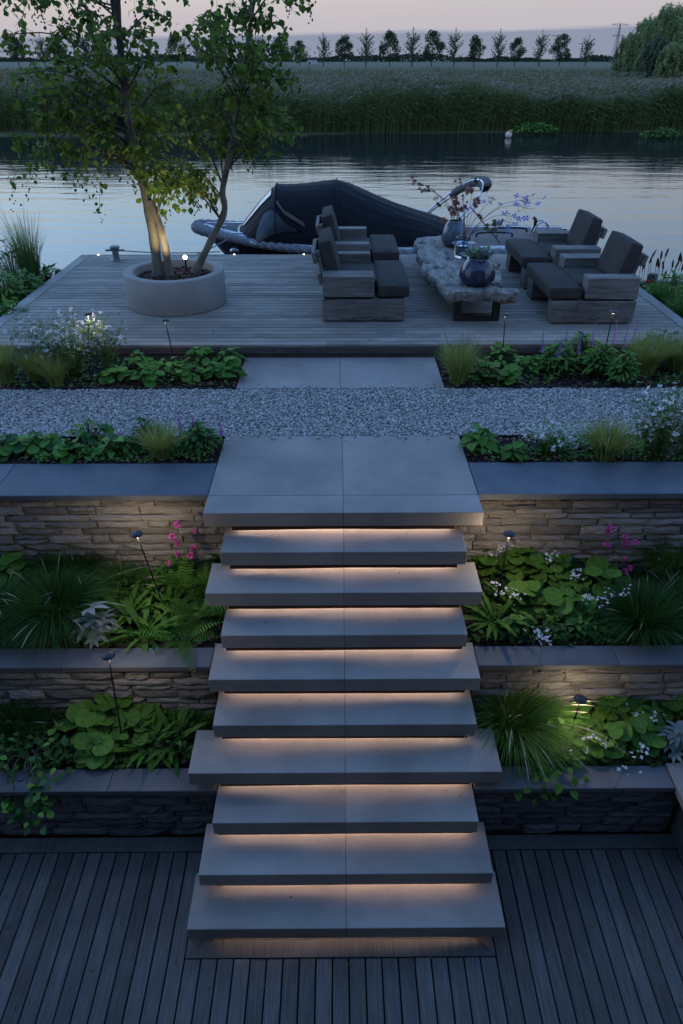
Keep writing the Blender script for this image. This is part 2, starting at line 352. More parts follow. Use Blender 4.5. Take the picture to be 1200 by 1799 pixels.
M['petal_purple'] = leafmat('purple_petal', (0.272, 0.064, 0.352), (0.480, 0.128, 0.576), trans=.3)
M['petal_blue'] = leafmat('blue_petal', (.16, .17, .45), (.28, .29, .62), trans=.3)
M['petal_coral'] = leafmat('coral_petal', (.26, .13, .11), (.42, .25, .21), trans=.3)
M['petal_lime'] = leafmat('lime_petal', (.16, .20, .09), (.30, .34, .18), trans=.3)
M['flap'] = surf('window_flap', (0.065, 0.052, 0.043), (0.090, 0.075, 0.062), rough=.8, bump=.1, rnd=0)
M['seed_dark'] = leafmat('dark_seed', (.02, .012, .012), (.06, .035, .03), trans=.1)
M['reed'] = leafmat('reed_leaf', (.030, .052, .014), (.13, .165, .05), trans=.25, scale=.45)
M['plume'] = leafmat('reed_plume', (.10, .085, .06), (.25, .21, .16), trans=.3, scale=.3)
M['meadow'] = surf('meadow_grass', (.04, .044, .016), (.09, .085, .04), scale=.12, rough=.95, bump=.5, bscale=3, rnd=0, fine=.25, fscale=1.2)
M['lf_far'] = leafmat('far_leaf_dark', (0.029, 0.053, 0.022), (0.065, 0.098, 0.043), trans=.25)
M['lf_far2'] = leafmat('far_leaf_light', (0.065, 0.098, 0.053), (0.122, 0.163, 0.090), trans=.25)
M['lf_wood'] = leafmat('far_wood_leaf', (.02, .03, .02), (.04, .055, .034), trans=.2)
M['lf_big'] = leafmat('big_tree_leaf', (0.110, 0.155, 0.063), (0.301, 0.365, 0.155), trans=.4)
M['led'] = glow('led_strip', (1.0, .70, .56), 60.0)
M['lamp'] = glow('lamp_lens', (1.0, .74, .45), 14.0)
M['bulb'] = glow('bulb', (1.0, .84, .58), 12.0)
M['lamp_low'] = glow('edge_lamp', (1.0, .78, .5), 6.0)

# ================================================================== SETTING
ZL = 1.871            # landing level
RISE = 0.1871; GOING = 0.235; FRONT0 = 4.304; THICK = 0.12
ZDK = 2.017           # top of the upper deck
ZM = 1.10; ZB = 0.56  # copings of the middle and the lower wall
WATER = 1.40

# ---- water
def build_water():
    mb = MB(); mb.grid([[(-900, 7.0, WATER), (900, 7.0, WATER)], [(-900, 60, WATER), (900, 60, WATER)]])
    m, nt, N, L, b = nodes('river_water')
    b.inputs['Base Color'].default_value = (.010, .016, .020, 1); b.inputs['Roughness'].default_value = .04; b.inputs['IOR'].default_value = 1.333
    b.inputs['Specular IOR Level'].default_value = .5
    tc = N.new('ShaderNodeTexCoord')
    def wave(sx, sy, sc, det, st, dist, prev=None):
        mp = N.new('ShaderNodeMapping'); mp.inputs['Scale'].default_value = (sx, sy, 1); mp.inputs['Rotation'].default_value = (0, 0, .06); L.new(tc.outputs['Object'], mp.inputs[0])
        n = N.new('ShaderNodeTexNoise'); n.inputs['Scale'].default_value = sc; n.inputs['Detail'].default_value = det; L.new(mp.outputs[0], n.inputs['Vector'])
        bp = N.new('ShaderNodeBump'); bp.inputs['Strength'].default_value = st; bp.inputs['Distance'].default_value = dist; L.new(n.outputs[0], bp.inputs['Height'])
        if prev: L.new(prev, bp.inputs['Normal'])
        return bp.outputs[0]
    n1 = wave(.35, 1.5, .9, 2, .22, .08)
    n2 = wave(1.2, 4.0, 1.5, 3, .18, .025, n1)
    L.new(n2, b.inputs['Normal'])
    return struct(mb.build('water', m))
build_water()

# ---- terraces (soil sheets; one sheet per level)
def sheet(name, x0, x1, y0, y1, z, mat, nx=2, ny=2, zf=None):
    mb = MB(); rows = []
    for j in range(ny):
        y = y0 + (y1 - y0) * j / (ny - 1)
        rows.append([(x0 + (x1 - x0) * i / (nx - 1), y, z if zf is None else zf(x0 + (x1 - x0) * i / (nx - 1), y)) for i in range(nx)])
    mb.grid(rows); o = mb.build(name, mat); return struct(o)
sheet('ground', -40, 40, 4.63, 12.6, 1.85, M['soil'], 60, 40,
      lambda x, y: (1.852 if y < 9.6 else max(1.852 - (y - 9.6) * .42, 1.0)) if abs(x) > 4.1 else (1.852 if y < 7.6 else max(1.85 - (y - 7.6) * .5, 1.0)))
sheet('planting_bed', -9, 9, 3.62, 4.66, ZM - .03, M['soil'], 40, 8, lambda x, y: ZM - .03 + .03 * math.sin(x * 5.1) * math.sin(y * 7))
sheet('planting_bed', -9, 9, 3.0, 3.58, ZB - .03, M['soil'], 40, 6, lambda x, y: ZB - .03 + .02 * math.sin(x * 6.1))
sheet('ground', -12, 12, -6, 3.0, -.06, M['void'])

# ---- house wall behind the viewer: unseen, added and sized to block the sky there
hs = thing('house', 'unseen house facade behind the lower deck, added to shade the stairs', 'house', (0, -1.0, 0))
MB().box(-11, 11, -1.3, -1.0, -.05, 9.5).build('wall', M['plaster'], hs)
for wx in (-4.2, 0.2, 4.4):
    w = MB().box(wx - 1.2, wx + 1.2, -1.02, -.985, .05, 2.3, .005).build('window', M['steel_black'], hs)
    MB().box(wx - 1.13, wx + 1.13, -.984, -.978, .12, 2.23).build('pane', M['vinyl_dark'], w, origin=hs.location)

# ---- landing and path slabs
pav = struct(link('landing', None)); pav.empty_display_size = .1
for (x0, x1) in ((-1.04, -.0015), (.0015, 1.04)):
    MB().box(x0, x1, FRONT0, 4.5505, ZL - THICK, ZL, .003).build('slab', M['slab'], pav)
    MB().box(x0, x1, 4.5535, 5.562, ZL - .06, ZL, .003).build('slab', M['slab'], pav)
MB().box(-.003, .003, FRONT0 + .006, 5.55, ZL - THICK + .062, ZL - .0025).box(-.003, .003, FRONT0 + .006, 4.54, ZL - THICK + .004, ZL - .059).build('joint', M['coping2'], pav)
pth = struct(link('paved_path', None)); pth.empty_display_size = .1
for (x0, x1) in ((-1.075, -.0115), (-.0085, 1.055)):
    MB().box(x0, x1, 6.640, 7.505, ZL - .06, ZL, .003).build('slab', M['slab'], pth)

# ---- gravel path: a bed and thousands of pebbles
sheet('gravel_path', -9, 9, 5.566, 6.634, 1.858, M['gravel_base'])
def boxes_np(n, pos, half, rng, squash=(1, 1, .7), jit=.35):
    cube = np.array([[x, y, z] for x in (-1, 1) for y in (-1, 1) for z in (-1, 1)], float)
    q = np.array([[0, 1, 3, 2], [4, 6, 7, 5], [0, 4, 5, 1], [2, 3, 7, 6], [0, 2, 6, 4], [1, 5, 7, 3]])
    v = cube[None] * (1 - jit * rng.random((n, 8, 3))) * np.array(squash)
    v *= half[:, None, None]
    a = rng.random(n) * 6.283; b = rng.normal(0, .35, n)
    ca, sa, cb, sb = np.cos(a), np.sin(a), np.cos(b), np.sin(b)
    y1 = v[..., 1] * cb[:, None] - v[..., 2] * sb[:, None]; z1 = v[..., 1] * sb[:, None] + v[..., 2] * cb[:, None]
    x2 = v[..., 0] * ca[:, None] - y1 * sa[:, None]; y2 = v[..., 0] * sa[:, None] + y1 * ca[:, None]
    v = np.stack([x2, y2, z1], -1) + pos[:, None]
    return v.reshape(-1, 3), (q[None] + 8 * np.arange(n)[:, None, None]).reshape(-1, 4)
rng = np.random.default_rng(3)
n = 42000
pos = np.stack([rng.uniform(-4.6, 4.6, n), rng.uniform(5.572, 6.628, n), 1.862 + .006 * rng.random(n)], -1)
ns = 60; st_ = np.stack([rng.uniform(-1.02, 1.02, ns), np.where(rng.random(ns) < .6, 5.56 - np.abs(rng.normal(0, .05, ns)), 6.645 + np.abs(rng.normal(0, .04, ns))), np.full(ns, ZL + .005)], -1)
pos = np.concatenate([pos, st_]); n += ns
v, q = boxes_np(n, pos, rng.uniform(.005, .0115, n), rng)
stuff(link('gravel', np_mesh('gravel', v, q, [M['gravel']])))['label'] = 'light grey gravel chippings of the path'
def chips(name, n, sampler, parent=None, off=(0, 0, 0)):
    pos = np.array([sampler() for _ in range(n)]) - np.array(off)
    v, q = boxes_np(n, pos, rng.uniform(.010, .03, n), rng, squash=(1, .55, .28))
    o = stuff(link(name, np_mesh(name, v, q, [M['chips']]), parent)); return o
def bedpick():
    while True:
        k = rng.random()
        if k < .45:
            x, y = rng.uniform(-4.2, 4.2), rng.uniform(6.66, 7.45)
            if -1.1 < x < 1.08: continue
            return (x, y, 1.858 + .01 * rng.random())
        if k < .65:
            x, y = rng.uniform(-3.2, 3.2), rng.uniform(5.09, 5.55)
            if abs(x) < 1.06: continue
            return (x, y, 1.858 + .01 * rng.random())
        x, y = rng.uniform(-3, 3), rng.uniform(3.72, 4.58)
        return (x, y, ZM - .015 + .03 * math.sin(x * 5.1) * math.sin(y * 7))
chips('bark_mulch', 5000, bedpick)['label'] = 'dark bark mulch scattered over the planting beds'

# thin steel edging between gravel and beds
for nm, x0, x1, y in (('left', -4.6, -1.08, 6.640), ('right', 1.06, 4.6, 6.640)):
    tag(MB().box(x0, x1, y, y + .006, 1.80, 1.876).build('edging_strip', M['steel_black']), 'thin dark steel edging along the gravel, %s of the path slabs' % nm, 'edging', 'steel edgings')
for nm, x0, x1 in (('left', -4.6, -1.05), ('right', 1.05, 4.6)):
    tag(MB().box(x0, x1, 5.556, 5.562, 1.80, 1.874).build('edging_strip', M['steel_black']), 'thin dark steel edging at the near side of the gravel, %s of the landing' % nm, 'edging', 'steel edgings')

# ---- lower deck: boards along the view
ldk = struct(link('lower_deck', None)); ldk.empty_display_size = .1
r = random.Random(5)
bvar = [MB().box(-.0462, .0462, -1, 0, -.028, 0, .003) for _ in range(1)]
def board(mbs, name, mat, parent, x0, x1, y0, y1, z0, z1, bev=.003):
    return MB().box(x0 - (x0 + x1) / 2, x1 - (x0 + x1) / 2, y0 - (y0 + y1) / 2, y1 - (y0 + y1) / 2, z0 - z1, 0, bev).build(name, mat, None, origin=(0, 0, 0))
def put_board(name, mat, parent, x0, x1, y0, y1, z0, z1, bev=.003):
    c = Vector(((x0 + x1) / 2, (y0 + y1) / 2, z1))
    o = MB().box(x0, x1, y0, y1, z0, z1, bev).build(name, mat, None, origin=c)
    o.parent = parent
    return o
def run(xa, xb, n_, y1):
    w = (xb - xa) / n_
    for k in range(n_):
        x0, x1 = xa + k * w + .0048, xa + (k + 1) * w - .0048; a = -.9
        if r.random() < .35:
            j = r.uniform(.4, 1.6); put_board('board', M['deck_low'], ldk, x0, x1, a, j - .002, -.028, r.uniform(-.0012, .0012)); a = j + .002
        put_board('board', M['deck_low'], ldk, x0, x1, a, y1, -.028, r.uniform(-.0012, .0012))
run(-1.005, .934, 19, 2.104); run(-4.223, -1.005, 32, 2.800); run(.934, 4.152, 32, 2.800)
for (x0, x1) in ((-4.2, -2.6), (-2.596, -1.0), (1.0, 2.7), (2.704, 4.2)):
    put_board('border_board', M['deck_up'] if False else M['deck_low'], ldk, x0, x1, 2.806, 2.915, -.028, .004)
# mitred frame round the foot of the stairs
def mitre(name, pts):
    mb = MB(); z0, z1 = -.03, .002
    mb.add([(x, y, z1) for x, y in pts] + [(x, y, z0) for x, y in pts], [(0, 1, 2, 3), (7, 6, 5, 4)] + [(k, k + 4, (k + 1) % 4 + 4, (k + 1) % 4) for k in range(4)])
    return mb.build(name, M['deck_low'], ldk)
mitre('border_board', [(-1.0, 2.110), (.928, 2.110), (.822, 2.214), (-.894, 2.214)])
mitre('border_board', [(-1.002, 2.112), (-.8965, 2.216), (-.8965, 2.80), (-1.002, 2.80)])
mitre('border_board', [(.930, 2.112), (.8245, 2.216), (.8245, 2.80), (.930, 2.80)])
mitre('border_board', [(-.893, 2.218), (.82, 2.218), (.82, 2.32), (-.893, 2.32)])

# ---- the staircase
XL = [0, .898, .99, .864, .934, .888, 1.036, .860, .932, .985]
st = thing('staircase', 'floating stone staircase with warm light glowing under every tread', 'stairs', (0, FRONT0 - 9 * GOING, 0))
r = random.Random(8)
for i in range(1, 10):
    y = FRONT0 - i * GOING; z = ZL - i * RISE; hx = XL[i]
    for (a, b) in ((-hx, -.001), (.001, hx)):
        MB().box(a, b, y, y + .355, z - THICK, z, .0035).build('tread', M['slab'], st)
    MB().box(-.003, .003, y + .003, y + .35, z - THICK + .003, z - .0025).build('joint', M['coping2'], st)
for i in range(0, 10):
    yf = FRONT0 - i * GOING; zb = ZL - i * RISE - THICK; zt = ZL - (i + 1) * RISE   # underside of this tread, top of the one below
    hw = .842
    # riser board hung under the tread; its lower edge waves a little and lets the light out
    mb = MB(); nseg = 48; top = []; bot = []
    ph = r.uniform(0, 6); am = r.uniform(.0012, .004)
    for k in range(nseg + 1):
        xx = -hw + 2 * hw * k / nseg
        g = .020 + am * math.sin(xx * 2.6 + ph) + .4 * am * math.sin(xx * 6.1 + ph * 2)
        bot.append((xx, zt + g))
    y0, y1 = yf + .025, yf + .04
    vs = []; fs = []
    for (xx, zz) in bot: vs += [(xx, y0, zz), (xx, y0, zb), (xx, y1, zz), (xx, y1, zb)]
    for k in range(nseg):
        o = 4 * k; p = o + 4
        fs += [(o, p, p + 1, o + 1), (o + 2, o + 3, p + 3, p + 2), (o, o + 2, p + 2, p)]
    fs += [(0, 1, 3, 2), (4 * nseg, 4 * nseg + 2, 4 * nseg + 3, 4 * nseg + 1)]
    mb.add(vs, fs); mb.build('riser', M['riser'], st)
    ys = yf + .098
    mb = MB(); mb.add([(-hw + .03, ys, zt + .0255), (hw - .03, ys, zt + .0255), (hw - .03, ys, zt + .036), (-hw + .03, ys, zt + .036)], [(0, 1, 2, 3)])
    mb.build('led_strip', M['led'], st)
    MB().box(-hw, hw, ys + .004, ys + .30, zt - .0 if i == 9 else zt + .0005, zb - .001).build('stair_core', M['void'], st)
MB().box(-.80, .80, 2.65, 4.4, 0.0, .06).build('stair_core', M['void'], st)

# ---- dry stone retaining walls with bluestone copings
def stone_variants(k):
    out = []
    rr = random.Random(21)
    for _ in range(k):
        mb = MB(); nx, nz = 6, 4
        tl = rr.uniform(-.06, .06); grid = []
        for j in range(nz):
            row = []
            for i in range(nx):
                u, w = i / (nx - 1), j / (nz - 1)
                e = min(u * 5, (1 - u) * 5, 1) * min(w * 2.5, (1 - w) * 2.5, 1)
                x = u - .5 + (rr.uniform(-.03, .03) if 0 < i < nx - 1 else rr.uniform(-.015, .015))
                z = w - .5 + (w - .5) * 0 + rr.uniform(-.06, .06) + tl * (u - .5)
                y = -.5 * (.55 + .45 * e ** .4) + rr.uniform(-.09, .09)
                row.append((x, y, z))
            grid.append(row)
        mb.grid(grid)
        # skirt
        ring = [grid[0][i] for i in range(nx)] + [grid[j][nx - 1] for j in range(1, nz)] + [grid[nz - 1][i] for i in range(nx - 2, -1, -1)] + [grid[j][0] for j in range(nz - 2, 0, -1)]
        b = len(ring)
        mb.add(ring + [(x, .5, z) for x, y, z in ring], [(k2, (k2 + 1) % b, b + (k2 + 1) % b, b + k2) for k2 in range(b)])
        out.append(mb)
    return out
def stone_meshes(mat):
    res = []
    for mb in stone_variants(12):
        o = mb.build('stone', mat); bpy.data.objects.remove(o)
    return [m for m in bpy.data.meshes if m.name.startswith('stone') and m.users == 0 and m.materials and m.materials[0] == mat]
ST_L = stone_meshes(M['stone']); ST_D = stone_meshes(M['stone_dark'])
def wall(label, x0, x1, yf, z0, z1, meshes, cop, cop_t, cop_mat, xcop0, xcop1, seed, cuts, lip=.012):
    """x0..x1 stone face at yf; coping (y0, y1)"""
    rr = random.Random(seed)
    t = thing('retaining_wall', label, 'wall', ((x0 + x1) / 2, yf, z0))
    MB().box(x0, x1, yf + .035, yf + .30, z0 - .05, z1 - .002).build('core', M['mortar'], t)
    z = z0
    while z < z1 - .012:
        h = rr.choice((.046, .055, .062, .07, .08, .092))
        if z + h > z1 - .02: h = z1 - z
        x = x0
        while x < x1 - .01:
            ln = rr.uniform(.15, .46) * (1.0 if h > .05 else 1.15)
            if x + ln > x1 - .09: ln = x1 - x
            if h > .07 and rr.random() < .25 and ln < .3:
                parts = ((z, h * .48), (z + h * .5, h * .5))
            else: parts = ((z, h),)
            for (zz, hh) in parts:
                o = link('stone', rr.choice(meshes), t)
                d = rr.uniform(.055, .085)
                o.location = Vector((x + ln / 2, yf + .04 - rr.uniform(0, .014), zz + hh / 2)) - t.location
                o.scale = (max(ln - .007, .02) * (1 if rr.random() < .5 else -1), d, max(hh - .0035, .01))
                o.rotation_euler = (0, rr.uniform(-.012, .012), rr.uniform(-.02, .02))
            x += ln
        z += h
    xs = [xcop0] + sorted(c for c in cuts if xcop0 < c < xcop1) + [xcop1]
    for a, b in zip(xs[:-1], xs[1:]):
        MB().box(a + .001, b - .001, cop[0], cop[1], z1, z1 + cop_t, .004).build('coping', cop_mat, t)
    return t
wall('tall rough stone wall with broad bluestone coping, left of the landing', -4.4, -.85, 4.61, ZM - .06, ZL - .056, ST_L, (4.57, 5.078), .05, M['coping'], -4.4, -1.046, 1, (-2.72,))
wall('tall rough stone wall with broad bluestone coping, right of the landing', .85, 4.4, 4.61, ZM - .06, ZL - .056, ST_L, (4.57, 5.078), .05, M['coping'], 1.046, 4.4, 2, (2.9,))
wall('low stone wall with grey coping halfway up the slope, left of the stairs', -4.2, -.945, 3.535, ZB - .05, ZM - .045, ST_L, (3.507, 3.702), .045, M['coping2'], -4.2, -.942, 3, (-2.0, -3.1))
wall('low stone wall with grey coping halfway up the slope, right of the stairs', .945, 4.2, 3.535, ZB - .05, ZM - .045, ST_L, (3.507, 3.702), .045, M['coping2'], .942, 4.2, 4, (1.95, 3.0))
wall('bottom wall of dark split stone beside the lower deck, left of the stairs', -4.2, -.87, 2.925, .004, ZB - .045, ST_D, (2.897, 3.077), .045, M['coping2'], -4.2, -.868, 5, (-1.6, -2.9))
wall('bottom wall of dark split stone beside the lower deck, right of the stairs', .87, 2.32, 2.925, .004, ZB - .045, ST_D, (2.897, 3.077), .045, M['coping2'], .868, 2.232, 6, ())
tag(MB().box(2.236, 2.9, 2.55, 3.09, ZB - .05, ZB + .012, .004).build('stone_slab', M['slab']), 'pale stone slab at the right edge, butting against the bottom coping', 'slab')
MB().box(2.36, 2.9, 2.70, 3.08, 0, ZB - .051).build('core', M['mortar'], bpy.data.objects['stone_slab'])

# ---- upper deck by the water
udk = struct(link('upper_deck', None)); udk.empty_display_size = .1
r = random.Random(12)
y = 7.515; k = 0
while y < 11.78:
    y1 = min(y + .106, 11.80)
    cutx = [-4.045] + ([r.uniform(-3, 3)] if k % 2 == 0 else [r.uniform(-3.2, -.6), r.uniform(.3, 3.4)]) + [4.045]
    for a, b in zip(cutx[:-1], cutx[1:]):
        put_board('board', M['deck_up'], udk, a + .0015, b - .0015, y, y1, ZDK - .03, ZDK + r.uniform(-.001, .001), .003)
    y += .1215; k += 1
for sx in (-1, 1):
    a, b = sorted((sx * 4.05, sx * 4.20))
    for (c, d) in ((7.515, 9.7), (9.704, 11.80)):
        put_board('border_board', M['deck_up_y'], udk, a, b, c, d, ZDK - .03, ZDK + .003)
for (a, b) in ((-4.2, -.75), (-.746, 2.4), (2.404, 4.2)):
    put_board('fascia_board', M['fascia'], udk, a, b, 7.508, 7.53, ZDK - .105, ZDK - .033, .003)
    put_board('fascia_board', M['fascia'], udk, a, b, 7.520, 7.54, 1.84, ZDK - .112, .003)
for (a, b) in ((-4.2, 0), (.004, 4.2)):
    put_board('fascia_board', M['fascia'], udk, a, b, 11.80, 11.825, ZDK - .20, ZDK - .002, .003)
MB().box(-4.15, 4.15, 7.56, 11.75, ZDK - .17, ZDK - .035).build('substructure', M['void'], udk)
for x in (-3.9, -1.9, .2, 2.2, 3.9):
    MB().tube([(x, 11.7, .6), (x, 11.7, ZDK - .17)], .08, 10).build('post', M['fascia'], udk)

# ================================================================== THINGS ON THE UPPER DECK
# ---- planter ring
PC = Vector((-2.125, 9.145, ZDK)); PR = .635; PH = .42
pl = thing('planter', 'low round concrete planter ring holding the tree on the deck', 'planter', PC)
MB().lathe([(PR - .012, 0.004), (PR, .03), (PR, PH - .015), (PR - .006, PH - .004), (PR - .02, PH), (PR - .105, PH), (PR - .12, PH - .006), (PR - .128, PH - .02), (PR - .128, .08)], PC, 72).build('ring', M['concrete'], pl, True)
MB().lathe([(PR - .02, .0), (PR - .02, .006)], PC, 48, True).build('base', M['void'], pl)
def soildisc():
    mb = MB(); rows = []
    for j in range(8):
        rr_ = .52 * j / 7
        rows.append([(PC.x + rr_ * math.cos(a * math.pi / 16), PC.y + rr_ * math.sin(a * math.pi / 16), PC.z + .30 + .035 * (1 - (j / 7) ** 2)) for a in range(33)])
    mb.grid(rows); return mb
soildisc().build('soil', M['soil'], pl, True)
def disc_pick():
    a = rng.uniform(0, 6.283); q = .505 * math.sqrt(rng.random())
    return (PC.x + q * math.cos(a), PC.y + q * math.sin(a), PC.z + .315 + .03 * (1 - (q / .5) ** 2) + .012 * rng.random())
chips('bark_mulch', 900, disc_pick, pl, tuple(PC))

# ---- armchairs of heavy oak beams (local frame: the seat opens towards +x, y across, origin at the deck)
def chair_parts(root, W, arm0, arm1, seed):
    """near side at y = 0, far side at y = W; arm0/arm1 = thickness of the two arms"""
    rr = random.Random(seed)
    def beam(name, x0, x1, y0, y1, z0, z1, bev=.012):
        c = Vector(((x0 + x1) / 2, (y0 + y1) / 2, (z0 + z1) / 2))
        mb = MB(); mb.box(x0, x1, y0, y1, z0, z1, bev, seg=2)
        mb.v = [(v[0] + rr.uniform(-.003, .003), v[1] + rr.uniform(-.003, .003), v[2] + rr.uniform(-.003, .003)) for v in mb.v]
        o = mb.build(name, M['oak'], root, origin=c); o.location = c; return o
    for (y0, y1) in ((0, arm0), (W - arm1, W)):
        beam('side_beam', 0, .985, y0, y1, .015, .272)
        beam('arm', .005, .615, y0 + .004, y1 - .004, .295, .54)
        MB().box(.03, .60, y0 + .03, y1 - .03, .272, .295).build('spacer', M['void'], root)
    beam('cross_beam', .70, .76, arm0 + .002, W - arm1 - .002, .20, .262, .006)
    beam('cross_beam', .06, .16, arm0 + .002, W - arm1 - .002, .12, .262, .006)
    for k in range(5):
        y0 = arm0 + .004 + (W - arm0 - arm1 - .008) * k / 5
        beam('seat_slat', .10, .90, y0, y0 + (W - arm0 - arm1 - .008) / 5 - .012, .264, .292, .004)
    # back: two posts and a rail, leaning
    lean = Matrix.Translation((.09, 0, .27)) @ Matrix.Rotation(R(-14), 4, 'Y')
    for y0 in (arm0 + .05, W - arm1 - .13):
        mb = MB().box(-.05, 0.0, y0, y0 + .08, .0, .50, .006, lean); mb.build('back_post', M['oak'], root)
    for z0 in (.12, .37):
        mb = MB().box(-.105, -.052, arm0 + .03, W - arm1 - .03, z0, z0 + .13, .01, lean); mb.build('back_rail', M['oak'], root)
    # cushions
    def cushion(name, x0, x1, y0, y1, z0, z1, mtx=None, puff=.012):
        bm = bmesh.new(); bmesh.ops.create_cube(bm, size=1.0)
        for v in bm.verts: v.co = Vector((x0 + (v.co.x + .5) * (x1 - x0), y0 + (v.co.y + .5) * (y1 - y0), z0 + (v.co.z + .5) * (z1 - z0)))
        bmesh.ops.subdivide_edges(bm, edges=list(bm.edges), cuts=7, use_grid_fill=True)
        cx, cy, cz = (x0 + x1) / 2, (y0 + y1) / 2, (z0 + z1) / 2; hx, hy, hz = (x1 - x0) / 2, (y1 - y0) / 2, (z1 - z0) / 2
        for v in bm.verts:
            p = v.co - Vector((cx, cy, cz)); rc = .035
            # round the edges, puff the middle
            q = Vector((max(-hx + rc, min(hx - rc, p.x)), max(-hy + rc, min(hy - rc, p.y)), max(-hz + rc, min(hz - rc, p.z))))
            d = p - q
            if d.length > 1e-6: p = q + d.normalized() * min(rc, d.length) if d.length > rc else p
            ux, uy, uz = p.x / hx, p.y / hy, p.z / hz
            p.z += puff * (1 - ux * ux) * (1 - uy * uy) * (1 if uz > 0 else -.3) * abs(uz)
            p += Vector((rr.uniform(-1, 1), rr.uniform(-1, 1), rr.uniform(-1, 1))) * .0025
            v.co = p + Vector((cx, cy, cz))
        mb = MB(); mb._bm(bm, mtx); return mb.build(name, M['fabric'], root, True)
    g = .012
    cushion('seat_cushion', .17, .665, arm0 + g, W - arm1 - g, .293, .435)
    cushion('seat_cushion', .655, 1.045, .02, W - .02, .283, .435, None, .018)
    lean2 = Matrix.Translation((.10, 0, .40)) @ Matrix.Rotation(R(-15), 4, 'Y')
    cushion('back_cushion', -.035, .135, arm0 + .02, W - arm1 - .02, .0, .475, lean2, .0)
def armchair(label, loc, W, a0, a1, flip, seed):
    o = thing('armchair', label, 'armchair', loc, 'oak beam lounge chairs on the deck', True)
    chair_parts(o, W, a0, a1, seed)
    if flip:      # mirror image: the seat opens towards -x
        for c in list(o.children):
            me = c.data
            co = np.empty(len(me.vertices) * 3, np.float32); me.vertices.foreach_get('co', co); co = co.reshape(-1, 3); co[:, 0] *= -1
            me.vertices.foreach_set('co', co.ravel()); me.flip_normals(); c.location.x *= -1
    return o
armchair('oak beam armchair nearest the stairs on the left, dark cushions facing right', (-.215, 8.305, ZDK), 1.30, .28, .16, False, 1)
armchair('oak beam armchair at the back left, beside the boat cover', (-.205, 10.02, ZDK), 1.22, .17, .20, False, 2)
armchair('oak beam armchair at the front right corner of the deck, facing left', (3.50, 8.20, ZDK), 1.26, .22, .26, True, 3)
armchair('oak beam armchair at the back right, nearest the boat stern', (3.52, 9.71, ZDK), 1.22, .24, .24, True, 4)

